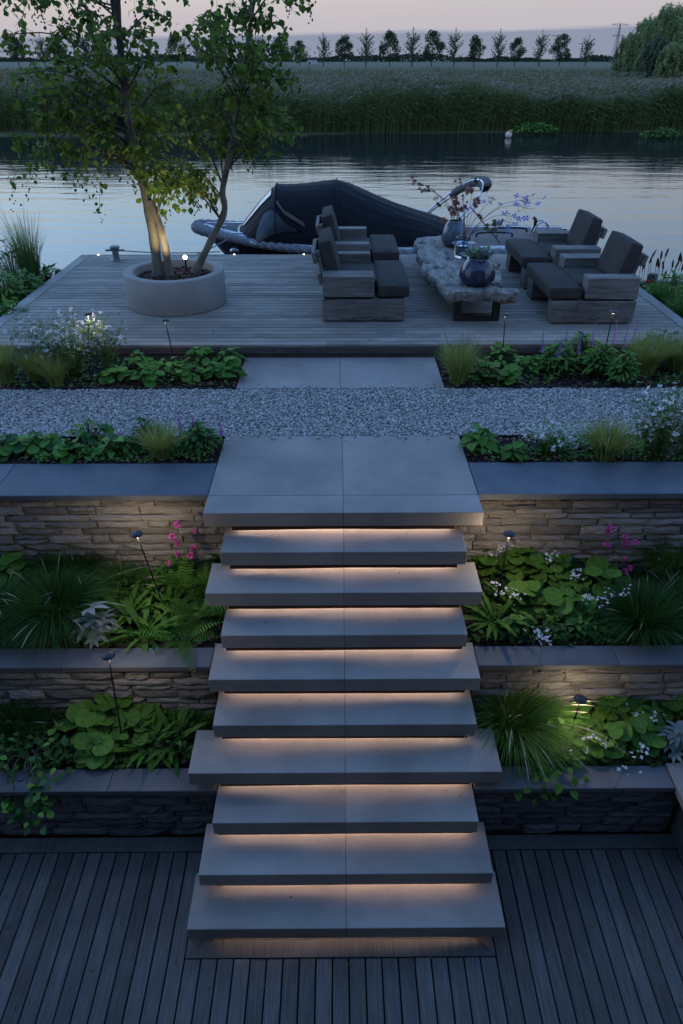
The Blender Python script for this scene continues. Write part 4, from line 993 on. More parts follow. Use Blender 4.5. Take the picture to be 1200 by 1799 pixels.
# ================================================================== BOAT
def boat():
    YC = 13.15
    t = thing('motor_boat', 'dark open sloop with black canopy and thick rope fender moored behind the deck', 'boat', (.8, YC, WATER))
    X0, X1 = -2.52, 4.35; NS = 40
    def hb(s): return .985 * min(1, (s / .34)) ** .62 * (1 - .10 * max(0, s - .6) / .4) if s < .34 else .985 * (1 - .10 * max(0, s - .6) / .4)
    hb = lambda s: .985 * (1 - (1 - min(1, s / .42)) ** 2.2) ** .8 * (1 - .10 * max(0, s - .6) / .4)
    sheer = lambda s: 1.965 + .25 * (1 - min(1, s / .5)) ** 2 + .02 * max(0, s - .6)
    def sec(s):
        x = X0 + (X1 - X0) * s; b_ = hb(s) ; zs = sheer(s); kz = 1.15 + .75 * (1 - min(1, s / .14)) ** 1.6
        row = []
        for u in np.linspace(0, 1, 9):
            w = b_ * (1 - (1 - u) ** 2.0) ** .75; z = kz + (zs - kz) * u ** 1.15
            row.append((x + (1 - u) * .34 * (1 - min(1, s / .3)), w, z))
        return row
    rows = []
    for k in range(NS + 1):
        rw = sec((k / NS) ** 1.4 * .999 + .0005)
        rows.append([(x, YC - w, z) for x, w, z in reversed(rw)] + [(x, YC + w, z) for x, w, z in rw[1:]])
    hull = MB().grid(rows); hull.build('hull', M['hull'], t, True)
    MB().add(rows[-1], [tuple(range(len(rows[-1])))]).build('transom', M['hull'], t)
    # foredeck, aft deck
    def deck(name, s0, s1, mat, dz, inset=.03):
        rw = []
        for k in range(15):
            s = s0 + (s1 - s0) * k / 14; b_ = max(hb(s) - inset, .004); x = X0 + (X1 - X0) * s
            rw.append([(x, YC + b_ * e, sheer(s) + dz + .05 * (1 - e * e)) for e in np.linspace(-1, 1, 9)])
        return MB().grid(rw).build(name, mat, t, True)
    deck('foredeck', .004, .16, M['boatdeck'], .015)
    deck('aft_deck', .66, .985, M['teak'], .0)
    deck('cockpit_floor', .16, .66, M['boatdeck'], -.25, .1)
    # gunwale rail (pale band) and rope fender
    def edge(s, side, out, dz):
        x = X0 + (X1 - X0) * s; return Vector((x, YC + side * (hb(s) + out), sheer(s) + dz))
    for side in (-1, 1):
        rw = []
        for k in range(60):
            s = .02 + .96 * (k / 59) ** 1.2
            rw.append([tuple(edge(s, side, .01, .035)), tuple(edge(s, side, -.02, .055)), tuple(edge(s, side, -.15, .06)), tuple(edge(s, side, -.16, .0))])
        MB().grid(rw).build('gunwale_rail', M['coaming'], t, True)
    path = [edge(s, 1, .03, -.02) for s in np.linspace(.98, .0, 70)] + [edge(s, -1, .03, -.02) for s in np.linspace(.004, .98, 70)]
    path = catmull(path, 5)
    # twisted rope: three strands
    arc = 0; vs = []; n = 20; prev = None; rows = []
    for k, p in enumerate(path):
        tg = (path[min(k + 1, len(path) - 1)] - path[max(k - 1, 0)]).normalized(); a = tg.cross(Vector((0, 0, 1))).normalized(); b_ = a.cross(tg)
        if prev is not None: arc += (p - prev).length
        prev = p; row = []
        bow = 1 + .45 * max(0, 1 - abs(p.x - X0) / .7)
        for j in range(n + 1):
            w = 2 * math.pi * j / n; rad = .068 * bow * (.86 + .30 * abs(math.sin(1.5 * (w + arc * 13))))
            row.append(p + a * math.cos(w) * rad + b_ * math.sin(w) * rad)
        rows.append(row)
    MB().grid(rows).build('rope_fender', M['rope_dark'], t, True)
    # canopy: arches lofted along the boat; (x at foot, x at top, z foot, z top, half width)
    arches = [(-1.28, -1.80, 2.03, 2.13, .80), (-1.24, -1.62, 2.03, 2.34, .82), (-1.18, -1.36, 2.03, 2.62, .84), (-1.06, -1.08, 2.03, 2.88, .86), (-.85, -.95, 2.03, 2.905, .87), (-.45, -.50, 2.03, 2.925, .88), (-.02, -.04, 2.03, 2.95, .88), (.15, .15, 2.03, 2.91, .88),
              (.55, .55, 2.03, 2.76, .87), (.95, .95, 2.03, 2.61, .87), (1.35, 1.35, 2.03, 2.48, .86), (1.75, 1.75, 2.03, 2.36, .85), (2.05, 2.05, 2.02, 2.24, .84), (2.2, 2.22, 2.02, 2.06, .83)]
    NA = 72; rows = []; dense = []
    for k in range(len(arches) - 1):
        for m_ in range(8): dense.append(tuple(a + (b_ - a) * m_ / 8 for a, b_ in zip(arches[k], arches[k + 1])) + ((k + m_ / 8),))
    dense.append(arches[-1] + (len(arches) - 1.0,))
    def cpt(A, w, out=0.0):
        xf, xt, zf, zt, h, kk = A; sn = max(math.sin(w), 0); cs = math.cos(w)
        y = -math.copysign(abs(cs) ** 1.0, cs) * h; z = zf + (zt - zf) * sn ** .92; x = xf + (xt - xf) * sn ** .8
        sag = (.03 * math.sin((kk - 3) / 3 * math.pi) ** 2 if 3 < kk < 6 else .018 * math.sin((kk - 6) / 7 * math.pi) ** 2 if kk > 6 else 0) * min(1, sn * 2) + (.010 * abs(math.sin(w * 9 + kk * .5 + .6 * math.sin(kk * 1.7))) if kk > 6 else .006 * abs(math.sin(kk * 7.5 + 1.2 * math.sin(w * 2)))) * min(1, sn * 2.5) + .003 * math.sin(w * 31 + kk * 1.3)
        p = Vector((x, YC + y, z)); nrm = Vector((0, y / h, (z - zf) / max(zt - zf, .05) + .2)).normalized()
        if kk < 3: nrm = (nrm + Vector((-.9, 0, .2))).normalized()
        return p - nrm * (sag if out == 0 else 0) + nrm * out
    for A in dense: rows.append([tuple(cpt(A, math.pi * j / NA)) for j in range(NA + 1)])
    can = MB().grid(rows).build('canopy', M['canvas'], t, True)
    def patch(name, k0, k1, w0, w1, mat, trim=None):
        rw = []
        for i in range(13):
            kk = k0 + (k1 - k0) * i / 12; a = int(min(kk, len(arches) - 1.001)); fr = kk - a
            A = tuple(p + (q - p) * fr for p, q in zip(arches[a], arches[a + 1])) + (kk,)
            wa, wb = (w0, w1) if trim is None else trim(i / 12)
            rw.append([tuple(cpt(A, wa + (wb - wa) * j / 12, .014)) for j in range(13)])
        o = MB().grid(rw).build(name, mat, can, True, origin=t.location); return o
    patch('windscreen', .7, 2.75, math.pi * .37, math.pi * .63, M['vinyl'])
    patch('side_window', .5, 4.6, 0, 0, M['vinyl_dark'], lambda u: (math.pi * (.05 + .03 * u), math.pi * (.06 + .20 * min(1, u * 2.2) * (1 - max(0, u - .45) * 1.75))))
    patch('window_flap', 3.2, 4.75, 0, 0, M['flap'], lambda u: (math.pi * (.255 - .155 * u), math.pi * (.285 - .16 * u)))
    for kk in (0.15, 3.0, 6.0):
        a = int(kk); fr = kk - a; A = tuple(p + (q - p) * fr for p, q in zip(arches[a], arches[a + 1])) + (kk,)
        MB().tube([cpt(A, math.pi * j / 40, .008) for j in range(41)], .011 if kk > 1 else .022, 6).build('canopy_bow', M['coaming'] if kk < 1 else M['canvas'], can, True, origin=t.location)
    # bimini, folded back
    N_ = Vector((1.62, 12.36, 2.08)); F_ = Vector((1.42, 13.9, 2.08)); rise = Vector((.92, 0, .86)); rise2 = Vector((1.02, 0, .80))
    def arch(rv, lo=0, hi=1, m_=40):
        out = []
        for k in range(m_ + 1):
            u = lo + (hi - lo) * k / m_; w = math.pi * u
            base = N_.lerp(F_, (1 - math.cos(w)) / 2 * .86 + .07 if False else (1 - math.copysign(abs(math.cos(w)) ** .8, math.cos(w))) / 2)
            out.append(base + rv * (math.sin(w) ** .85))
        return out
    MB().tube(arch(rise), .014, 8).build('bimini_frame', M['chrome'], t, True)
    MB().tube(arch(rise2), .012, 8).build('bimini_frame', M['chrome'], t, True)
    cov = arch((rise + rise2) / 2, .38, .80, 30)
    rv = ((rise + rise2) / 2).normalized(); rows = []
    for k, p in enumerate(cov):
        tg = (cov[min(k + 1, 30)] - cov[max(k - 1, 0)]).normalized(); nn = rv.cross(tg).normalized(); aa = tg.cross(nn).normalized()
        fl = (.55 if k in (0, 30) else 1) * (1 + .06 * math.sin(k * 1.9))
        rows.append([tuple(p + aa * math.cos(w) * .105 * fl + nn * math.sin(w) * .06 * fl) for w in np.linspace(0, 2 * math.pi, 19)])
    MB().grid(rows).build('bimini_cover', M['canvas_grey'], t, True)
    for u in (.12, .22, .78, .88):
        p = arch((rise + rise2) / 2, u, u, 1)[0]; MB().tube([p + Vector((-.03, 0, .03)), p + Vector((.05, 0, -.03))], .022, 8).build('strap', M['canvas'], t)
    for u, bx in ((.2, 2.75), (.8, 2.35)):
        p = arch(rise, u, u, 1)[0]; MB().tube([p, Vector((bx, YC + (-.75 if u < .5 else .75), 2.06))], .009, 6).build('stay', M['steel_black'], t)
    # stern fittings: grab rails, ladder hoops, cleats
    for (x, y) in ((2.75, 12.95), (3.1, 13.35)):
        MB().tube(catmull([(x - .32, y, 2.05), (x - .26, y, 2.12), (x + .26, y, 2.12), (x + .32, y, 2.05)], 6), .018, 8).build('grab_rail', M['steel_black'], t, True)
    for dy in (0, .16):
        MB().tube([(3.60 + .16 * math.cos(w), 13.0 + dy, 2.03 + .26 * math.sin(w)) for w in np.linspace(0, math.pi, 17)], .014, 8).build('ladder_hoop', M['chrome'], t, True)
    def cleat(x, y, z):
        mb = MB(); mb.tube([(x - .09, y, z + .05), (x + .09, y, z + .05)], .012, 8)
        for d in (-.03, .03): mb.tube([(x + d, y, z), (x + d, y, z + .05)], .012, 8)
        mb.build('cleat', M['chrome'], t, True)
    cleat(-2.05, 12.85, 2.21); cleat(-1.62, 13.1, 2.17); cleat(-1.75, 12.65, 2.13); cleat(3.7, 12.45, 2.06)
    p = edge(.10, -1, .0, -.12)
    MB().ball((p.x + .02, p.y - .03, p.z - .12), .07, 2, (1.3, .35, 1)).build('hull_fitting', M['chrome'], t, True)
    MB().tube([(3.5, YC, 2.05), (3.5, YC, 2.3), (3.45, YC, 2.34)], .03, 8).build('tiller', M['steel_black'], t, True)
    return edge
edge = boat()
def line(name, label, a, b, sagz, r_=.009):
    pts = [Vector(a).lerp(Vector(b), u / 12) - Vector((0, 0, sagz * math.sin(math.pi * u / 12))) for u in range(13)]
    o = MB().tube(pts, r_, 6).build(name, M['rope'], None, True, origin=pts[0]); tag(o, label, 'rope', 'mooring lines')
bb = at(205, 457, ZDK)
line('mooring_line', 'mooring line running from the steel bollard behind the planter', bb + Vector((0, 0, .15)), (-1.95, 11.86, 2.05), .03)
line('mooring_line', 'mooring line from the bow cleat down to the deck edge', (-1.75, 12.65, 2.18), (-2.35, 11.84, 2.0), .02)
line('mooring_line', 'slack mooring line at the stern beside the table', (3.3, 12.3, 2.06), (2.5, 11.85, 2.02), .08, .014)

# ================================================================== PLANTS
def ribbons(name, P3, W2, side, mat, parent, smooth=True, kind=True):
    """P3 (n,k,3) centre lines, W2 (n,k) half widths, side (n,3)"""
    n, k, _ = P3.shape
    v = np.stack([P3 - side[:, None] * W2[..., None], P3 + side[:, None] * W2[..., None]], 2).reshape(-1, 3)
    b = np.arange(n)[:, None] * (k * 2) + np.arange(k - 1)[None] * 2
    q = np.stack([b, b + 2, b + 3, b + 1], -1).reshape(-1, 4)
    o = link(name, np_mesh(name, v, q, [mat], smooth), parent)
    if kind: stuff(o)
    return o
def grass(label, px, z, n, h, spread, mat, droop=.5, rad=.08, w=.0028, seeds=0, seed=1, lean=(0, 0), name='ornamental_grass', cat='grass', group=None, seedlen=1.15, base=None, sink=0.0, flat=1.0, seedmat=None):
    g = np.random.default_rng(seed); b = at(px[0], px[1], z) if base is None else Vector(base)
    t = thing(name, label, cat, b, group, True)
    def curves(n, h, spread, droop, k=7, lo=.5):
        a = g.random(n) * 6.283; ln = h * (lo + (1 - lo) * g.random(n) ** .6); sp = spread * (.15 + .85 * g.random(n)) * ln / h
        r0 = rad * np.sqrt(g.random(n)); u = np.linspace(0, 1, k)[None]
        dx, dy = np.cos(a), np.sin(a) * flat
        x = (r0 * np.cos(a))[:, None] + (dx * sp)[:, None] * u ** 1.6 + lean[0] * u ** 2 * ln[:, None]
        y = (r0 * np.sin(a))[:, None] + (dy * sp)[:, None] * u ** 1.6 + lean[1] * u ** 2 * ln[:, None]
        zz = ln[:, None] * (u * 1.05 - (droop * (sp / max(spread, 1e-3)))[:, None] * u ** 2.6) - .01
        P3 = np.stack([x, y, zz], -1); tw = a + 1.57 + g.normal(0, .5, n); return P3, np.stack([np.cos(tw), np.sin(tw), np.zeros(n)], -1)
    P3, sd = curves(n, h, spread, droop)
    u = np.linspace(0, 1, 7)[None]; W2 = w * (1.0 - u ** 1.6) * (.6 + .8 * g.random((n, 1))) + .0002
    ribbons('blades', P3, W2, sd, mat, t)
    if seeds:
        P3, sd = curves(seeds, h * seedlen, spread * 1.2, droop * .8, 9, .7)
        u = np.linspace(0, 1, 9)[None]; W2 = np.where(u > .72, .0032 * np.sin(np.clip((u - .70) / .32, 0, 1) * math.pi) + .0006, .0008) * np.ones((seeds, 1))
        ribbons('seed_heads', P3, W2, sd, seedmat or M['lf_seed'], t)
    return t
def broad(label, px, z, sx, sy, h, n, kind, size, mat, name, cat, seed=1, group=None, tilt=.35, stems=True, mat2=None, up=0.0, base=None, leafname='leaf', sj=.5):
    g = random.Random(seed); b = at(px[0], px[1], z) if base is None else Vector(base)
    t = thing(name, label, cat, b, group, True); mb = MB()
    for k in range(n):
        q = math.sqrt((k + .5) / n); a = k * 2.39996 + g.uniform(-.3, .3)
        p = Vector((q * math.cos(a) * sx, q * math.sin(a) * sy, h * (1 - .65 * q * q) * g.uniform(.75, 1.1)))
        s_ = size * g.uniform(1 - sj, 1 + sj); yaw = a + g.uniform(-.6, .6); pt = up - tilt * q - g.gauss(.05, .28)
        off = Vector((math.cos(yaw), math.sin(yaw), 0)) * s_ * .4
        pb = p - off
        leaf_obj(kind, mat2 if (mat2 and g.random() < .4) else mat, t, pb, s_, yaw, pt, g.gauss(0, .3), leafname)
        if stems: mb.tube([(pb.x * .2, pb.y * .2, 0), (pb.x * .7, pb.y * .7, pb.z * .7), tuple(pb)], [.004, .003, .0025], 4, False)
    if stems: mb.build('stems', M['lf_gaura'], t)
    return t
def rosette(label, px, z, n, kind, length, mat, name, cat, seed=1, group=None, rise=(.2, 1.1), base=None, leafname='frond', width=1.0):
    g = random.Random(seed); b = at(px[0], px[1], z) if base is None else Vector(base)
    t = thing(name, label, cat, b, group, True)
    for k in range(n):
        a = k * 2.39996 + g.uniform(-.25, .25); pt = g.uniform(*rise)
        leaf_obj(kind, mat, t, (.02 * math.cos(a), .02 * math.sin(a), .01), length * g.uniform(.65, 1.1), a, pt, g.uniform(-.3, .3), leafname, width)
    return t
def wispy(label, px, z, n, h, spread, nflow, fmat, name, cat, seed=1, fsize=.02, group=None, lmat=None, bushy=.45, base=None, leafn=9, lsize=.05, lean=(0, 0), fkind='flower4', top=.55):
    """many thin stems with small leaves and little flowers"""
    g = random.Random(seed); b = at(px[0], px[1], z) if base is None else Vector(base)
    t = thing(name, label, cat, b, group, True); mb = MB(); lv = []; fl = []
    for k in range(n):
        a = g.uniform(0, 6.283); q = math.sqrt(g.random()); ln = h * g.uniform(.55, 1.05) * (1 - .25 * q)
        e = Vector((math.cos(a) * q * spread + lean[0] * ln, math.sin(a) * q * spread * .7 + lean[1] * ln, ln)); s = Vector((math.cos(a) * q * .07, math.sin(a) * q * .06, 0))
        m_ = s.lerp(e, .5) + Vector((-e.x * .12, -e.y * .12, .04)); tp = catmull([s, m_, e], 4)
        mb.tube(tp, lerp_list([.0022, .0010], len(tp)), 3, False)
        for j in range(leafn):
            u = g.random() * bushy * 1.6; p = tp[min(len(tp) - 1, int(u * (len(tp) - 1)))] + Vector((g.gauss(0, .012), g.gauss(0, .012), g.gauss(0, .01)))
            lv.append((p, lsize * g.uniform(.6, 1.3), g.uniform(0, 6.28), g.gauss(.3, .4), g.gauss(0, .4)))
        for j in range(max(1, nflow // n)):
            u = g.uniform(top, 1); p = tp[min(len(tp) - 1, int(u * (len(tp) - 1) + .5))] + Vector((g.gauss(0, .014), g.gauss(0, .014), g.gauss(0, .014)))
            fl.append((p, fsize * g.uniform(.6, 1.25), g.uniform(0, 6.28), g.uniform(-1.2, .3), g.gauss(0, .5)))
    mb.build('stems', M['lf_gaura'], t)
    scatter_mesh('leaves', 'lance', lmat or M['lf_gaura'], lv, t)
    scatter_mesh('flowers', fkind, fmat, fl, t)
    return t
def blossoms(t, pts, size, mat, seed=1):
    g = random.Random(seed); mb = MB()
    for p in pts:
        p = Vector(p) - t.location
        leaf_obj('pom', mat, t, p, size * g.uniform(.75, 1.2), g.uniform(0, 6), g.uniform(-.5, .2), 0, 'flower')
        mb.tube([(p.x * .4, p.y * .4 , .02), (p.x * .9, p.y * .9, p.z * .6), tuple(p)], .0022, 4, False)
    mb.build('flower_stems', M['lf_gaura'], t)
def spikes(label, pxs, z, seed=1, name='salvia_plant', h=.45):
    g = random.Random(seed); b = at(*pxs[0], z); t = thing(name, label, 'flowers', b, None, True); mb = MB(); lv = []
    for (x, y) in pxs:
        p = at(x, y, z) - b
        top = p + Vector((g.uniform(-.03, .03), g.uniform(-.03, .03), h * g.uniform(.8, 1.1))); mb.tube([tuple(p), tuple(top)], [.003, .0015], 4)
        sp = MB()
        for k in range(16):
            u = .55 + .45 * k / 15; q = p.lerp(top, u); rr_ = .024 * (1 - (u - .55) / .45 * .7)
            for m_ in range(4):
                a = m_ * 1.57 + k; sp.add([q, q + Vector((math.cos(a) * rr_, math.sin(a) * rr_, .006)), q + Vector((math.cos(a + .6) * rr_, math.sin(a + .6) * rr_, .012))], [(0, 1, 2)])
        sp.build('flower_spike', M['petal_purple'], t)
        for k in range(10):
            u = g.random() * .55; lv.append((p.lerp(top, u), g.uniform(.04, .08), g.uniform(0, 6.28), g.uniform(.1, .7), g.gauss(0, .3)))
    mb.build('stems', M['lf_gaura'], t); scatter_mesh('leaves', 'lance', M['lf_cover'], lv, t)
    return t

# ---- bed in front of the upper deck, left
Z1 = 1.855
grass('pale golden grass tuft at the left edge in front of the deck', (14, 672), Z1, 700, .50, .30, M['lf_grass_gold'], .35, .07, seeds=14, seed=1)
grass('pale golden grass tuft second from the left edge, behind the gravel', (66, 668), Z1, 520, .38, .24, M['lf_grass_gold'], .35, .06, seeds=8, seed=2)
grass('pale golden grass tuft beside the white gaura on its left', (100, 676), Z1, 560, .36, .26, M['lf_grass_gold'], .4, .06, seeds=8, seed=3)
wispy('airy white flowered gaura around a glowing path light on the left', (128, 660), Z1, 110, .80, .60, 240, M['petal_white'], 'gaura_plant', 'flowers', 4, .028, bushy=.62, leafn=16, lsize=.052)
wispy('smaller airy gaura growing against the deck, right of the glowing path light', (195, 650), Z1, 40, .70, .30, 60, M['petal_white'], 'gaura_plant', 'flowers', 5, .026, bushy=.6, leafn=14)
covers = [((205, 668), .20, 'low leafy plant just right of the left gaura'), ((250, 650), .19, 'low leafy plant against the deck, left of the leaning path light'), ((262, 674), .15, 'small leafy plant at the gravel below the leaning path light'), ((300, 655), .20, 'low leafy plant around the foot of the leaning path light'),
          ((335, 668), .18, 'low leafy plant at the gravel, right of the leaning path light'), ((352, 640), .17, 'low leafy plant under the deck edge, right of the leaning path light'), ((378, 662), .19, 'broad leafy plant near the left path slab'), ((405, 640), .17, 'leafy plant at the corner of deck and path slab'), ((410, 668), .12, 'small leafy plant touching the left path slab')]
for k, (p, s_, lab) in enumerate(covers):
    broad(lab, p, Z1, s_, s_ * .8, .16 + .03 * (k % 3), 26, 'ovate' if k % 2 else 'heart', .085, M['lf_cover'], 'leafy_plant', 'plant', 40 + k, 'low leafy plants', mat2=M['lf_brun'])
# ---- right
grass('bright green fountain grass at the right end of the path slabs', (803, 672), Z1, 900, .50, .32, M['lf_grass_gold'], .35, .08, seeds=30, seed=6)
for k, (p, s_, lab, kd) in enumerate([((850, 668), .17, 'light green leafy plant right of the fountain grass', 'heart'), ((893, 676), .13, 'pair of big round leaves at the gravel, right of the fountain grass', 'heart'), ((880, 640), .18, 'leafy plant under the path light before the coffee table', 'ovate'), ((928, 655), .20, 'dark leafy plant in the middle of the right front bed', 'ovate'),
                                 ((975, 655), .22, 'leafy plant carrying purple spikes in the right front bed', 'lance'), ((1015, 640), .22, 'upright leafy plant before the front right armchair', 'lance'), ((1050, 660), .20, 'bushy plant around the foot of the rightmost path light', 'lance'), ((1090, 675), .15, 'low plant at the gravel left of the tall gaura', 'lance')]):
    broad(lab, p, Z1, s_, s_ * .8, .2 if k < 4 else .34, 28 if k < 4 else 170, kd, .09 if kd != 'lance' else .085, M['lf_cover'] if k % 2 else M['lf_brun'] if k < 2 else M['lf_cover'], 'leafy_plant', 'plant', 60 + k, 'low leafy plants', mat2=M['lf_gaura'] if kd == 'lance' else M['lf_brun'], up=.3 if kd == 'lance' else 0)
spikes('purple salvia spikes standing before the front right armchair', [(945, 662), (970, 668), (985, 650), (1006, 668), (1030, 655), (1068, 650), (1080, 660), (1100, 640)], Z1, 3, h=.55)
grass('golden grass clump at the right end of the front bed', (1130, 655), Z1, 900, .50, .36, M['lf_grass_gold'], .35, .10, seeds=30, seed=7)
grass('golden grass tuft at the far right edge of the front bed', (1190, 650), Z1, 700, .48, .34, M['lf_grass_gold'], .35, .10, seeds=20, seed=8)
broad('dark upright leaves behind the golden grass at the right of the deck', (1150, 640), Z1, .30, .12, .38, 60, 'ovate', .08, M['lf_dark'], 'leafy_plant', 'plant', 71, 'low leafy plants', up=.4)
# ---- bed above the tall walls, left
for k, (p, s_, lab) in enumerate([((20, 795), .17, 'leafy clump at the left edge above the tall wall'), ((75, 790), .18, 'leafy clump second from the left above the tall wall'), ((125, 800), .15, 'leafy clump third from the left above the tall wall'), ((160, 775), .17, 'taller leafy clump at the gravel above the left wall'), ((205, 795), .16, 'leafy clump left of the green tuft above the left wall')]):
    broad(lab, p, Z1, s_, s_ * .8, .15 + .05 * (k == 3), 26, 'ovate' if k > 2 else 'heart', .085, M['lf_cover'], 'leafy_plant', 'plant', 80 + k, 'leafy clumps above the left wall', mat2=M['lf_dark'])
grass('yellow green grass tuft on the tall left wall', (285, 803), Z1, 520, .34, .30, M['lf_grass_gold'], .3, .06, seeds=0, seed=9, w=.0032)
broad('bushy small leaved plant spilling over the coping beside the landing', (352, 792), Z1, .17, .16, .26, 130, 'lance', .075, M['lf_dark'], 'leafy_plant', 'plant', 90, mat2=M['lf_cover'], up=.2)
broad('dark bushy plant behind the grass tuft on the tall left wall', (262, 780), Z1, .15, .10, .24, 70, 'lance', .07, M['lf_dark'], 'leafy_plant', 'plant', 91, up=.2)
spikes('few thin purple spikes above the bushy plant beside the landing', [(320, 790), (345, 790), (392, 795)], Z1, 5, h=.34)
# ---- above the tall wall, right
broad('fresh green leafy plant at the right corner of the landing', (838, 790), Z1, .14, .15, .22, 26, 'ovate', .10, M['lf_brun'], 'leafy_plant', 'plant', 100, mat2=M['lf_cover'])
broad('low fresh green leaves at the coping right of the landing', (902, 806), Z1, .12, .09, .14, 20, 'ovate', .085, M['lf_brun'], 'leafy_plant', 'plant', 101)
wispy('cloud of tiny white flowers above the tall right wall', (965, 795), Z1, 70, .30, .34, 420, M['petal_white'], 'white_flowering_plant', 'flowers', 11, .015, bushy=.7, leafn=14, lsize=.03, lmat=M['lf_cover'])
grass('green fountain grass tuft on the tall right wall', (1062, 806), Z1, 700, .40, .36, M['lf_grass_gold'], .4, .07, seeds=6, seed=10, w=.0032)
wispy('tall airy white gaura at the right edge above the tall wall', (1150, 805), Z1, 85, .78, .36, 200, M['petal_white'], 'gaura_plant', 'flowers', 12, .028, bushy=.6, leafn=18, lsize=.05)
wispy('second white gaura cut by the right edge above the tall wall', (1205, 800), Z1, 40, .7, .25, 60, M['petal_white'], 'gaura_plant', 'flowers', 13, .027, bushy=.6, leafn=16)

# ---- middle bed, left
Z2 = ZM - .02
broad('broad heart leaved clump at the left edge below the tall wall', (22, 1015), Z2, .26, .28, .24, 30, 'heart', .17, M['lf_brun'], 'heart_leaf_plant', 'plant', 110, 'heart leaved perennials')
broad('upright heart leaves beside the left wall, behind the dark grass', (72, 985), Z2, .14, .10, .30, 12, 'heart', .17, M['lf_brun'], 'heart_leaf_plant', 'plant', 111, 'heart leaved perennials', up=.3)
grass('big dark grass mound in the left bed below the tall wall', (105, 1085), Z2, 2600, .44, .58, M['lf_grass_dk'], .75, .16, lean=(.05, -.15), seeds=16, seed=20, w=.0026)
grass('second dark grass mound against the tall left wall', (135, 1015), Z2, 1500, .40, .42, M['lf_grass_dk'], .65, .12, seeds=6, seed=21, w=.0026)
grass('dark grass mound at the left edge of the middle bed', (10, 1105), Z2, 1200, .38, .44, M['lf_grass_dk'], .7, .14, seeds=6, seed=22, w=.0026)
broad('silver leaved hellebore hanging over the middle coping', (178, 1118), Z2, .14, .15, .24, 16, 'palm', .13, M['lf_silver'], 'hellebore_plant', 'plant', 23, tilt=.5, up=.25)
broad('grey dried looking plant left of the path light below the tall wall', (212, 985), Z2, .10, .08, .16, 14, 'palm', .08, M['lf_silver'], 'hellebore_plant', 'plant', 24)
rosette('tongue fern at the foot of the left wall path light', (268, 1020), Z2, 18, 'strap', 0.30, M['lf_tongue'], 'tongue_fern', 'fern', 25, 'tongue ferns', (.1, 1.1), leafname='leaf', width=.72)
rosette('tongue fern in the middle of the left bed', (262, 1062), Z2, 18, 'strap', 0.29, M['lf_tongue'], 'tongue_fern', 'fern', 26, 'tongue ferns', (.1, .8), leafname='leaf', width=.72)
rosette('tongue fern at the middle coping, right of the silver plant', (255, 1118), Z2, 24, 'strap', 0.31, M['lf_tongue'], 'tongue_fern', 'fern', 27, 'tongue ferns', (.0, .9), leafname='leaf', width=.72)
rosette('feathery fern beside the third tread, left of the stairs', (325, 1040), Z2, 22, 'frond', .36, M['lf_fern'], 'shield_fern', 'fern', 28, 'feathery ferns', (.3, 1.2))
rosette('feathery fern by the fourth tread, left of the stairs', (350, 1085), Z2, 22, 'frond', .36, M['lf_fern'], 'shield_fern', 'fern', 29, 'feathery ferns', (.1, 1.0))
rosette('feathery fern hanging over the middle coping beside the stairs', (320, 1125), Z2, 18, 'frond', .32, M['lf_fern'], 'shield_fern', 'fern', 30, 'feathery ferns', (-.1, .8))
pk = broad('pink flowering plant against the tall wall, left of the stairs', (345, 985), Z2, .17, .12, .30, 34, 'ovate', .085, M['lf_cover'], 'pink_flowering_plant', 'flowers', 31, mat2=M['lf_dark'])
blossoms(pk, [on(x, y, 4.42) for x, y in ((311, 922), (342, 934), (303, 943), (311, 954), (313, 974), (334, 977), (340, 962), (338, 968), (296, 990))], .033, M['petal_pink'], 2)
broad('dark leafy filler plant beside the second tread, left of the stairs', (375, 1010), Z2, .12, .14, .2, 26, 'ovate', .08, M['lf_dark'], 'leafy_plant', 'plant', 32)
for k, (p, lab) in enumerate([((215, 1040), 'thin dark grass between the big mound and the tongue ferns'), ((60, 1120), 'dark grass fringe over the left middle coping')]):
    grass(lab, p, Z2, 700, .30, .30, M['lf_grass_dk'], .7, .10, seeds=8, seed=240 + k, w=.0024)
rosette('dark feathery fern against the tall wall, behind the tongue ferns', (300, 1000), Z2, 18, 'frond', .30, M['lf_fern'], 'shield_fern', 'fern', 244, 'feathery ferns', (.3, 1.2))
rosette('feathery fern under the second tread, left of the stairs', (375, 1050), Z2, 18, 'frond', .30, M['lf_fern'], 'shield_fern', 'fern', 245, 'feathery ferns', (.2, 1.1))
for k, (p, lab) in enumerate([((225, 1085), 'tongue fern right of the big grass mound, above the silver plant'), ((300, 1075), 'tongue fern between the feathery ferns, left of the fourth tread'), ((298, 1030), 'tongue fern right of the left wall path light')]):
    rosette(lab, p, Z2, 20, 'strap', .27, M['lf_tongue'], 'tongue_fern', 'fern', 250 + k, 'tongue ferns', (.0, 1.0), leafname='leaf', width=.85)
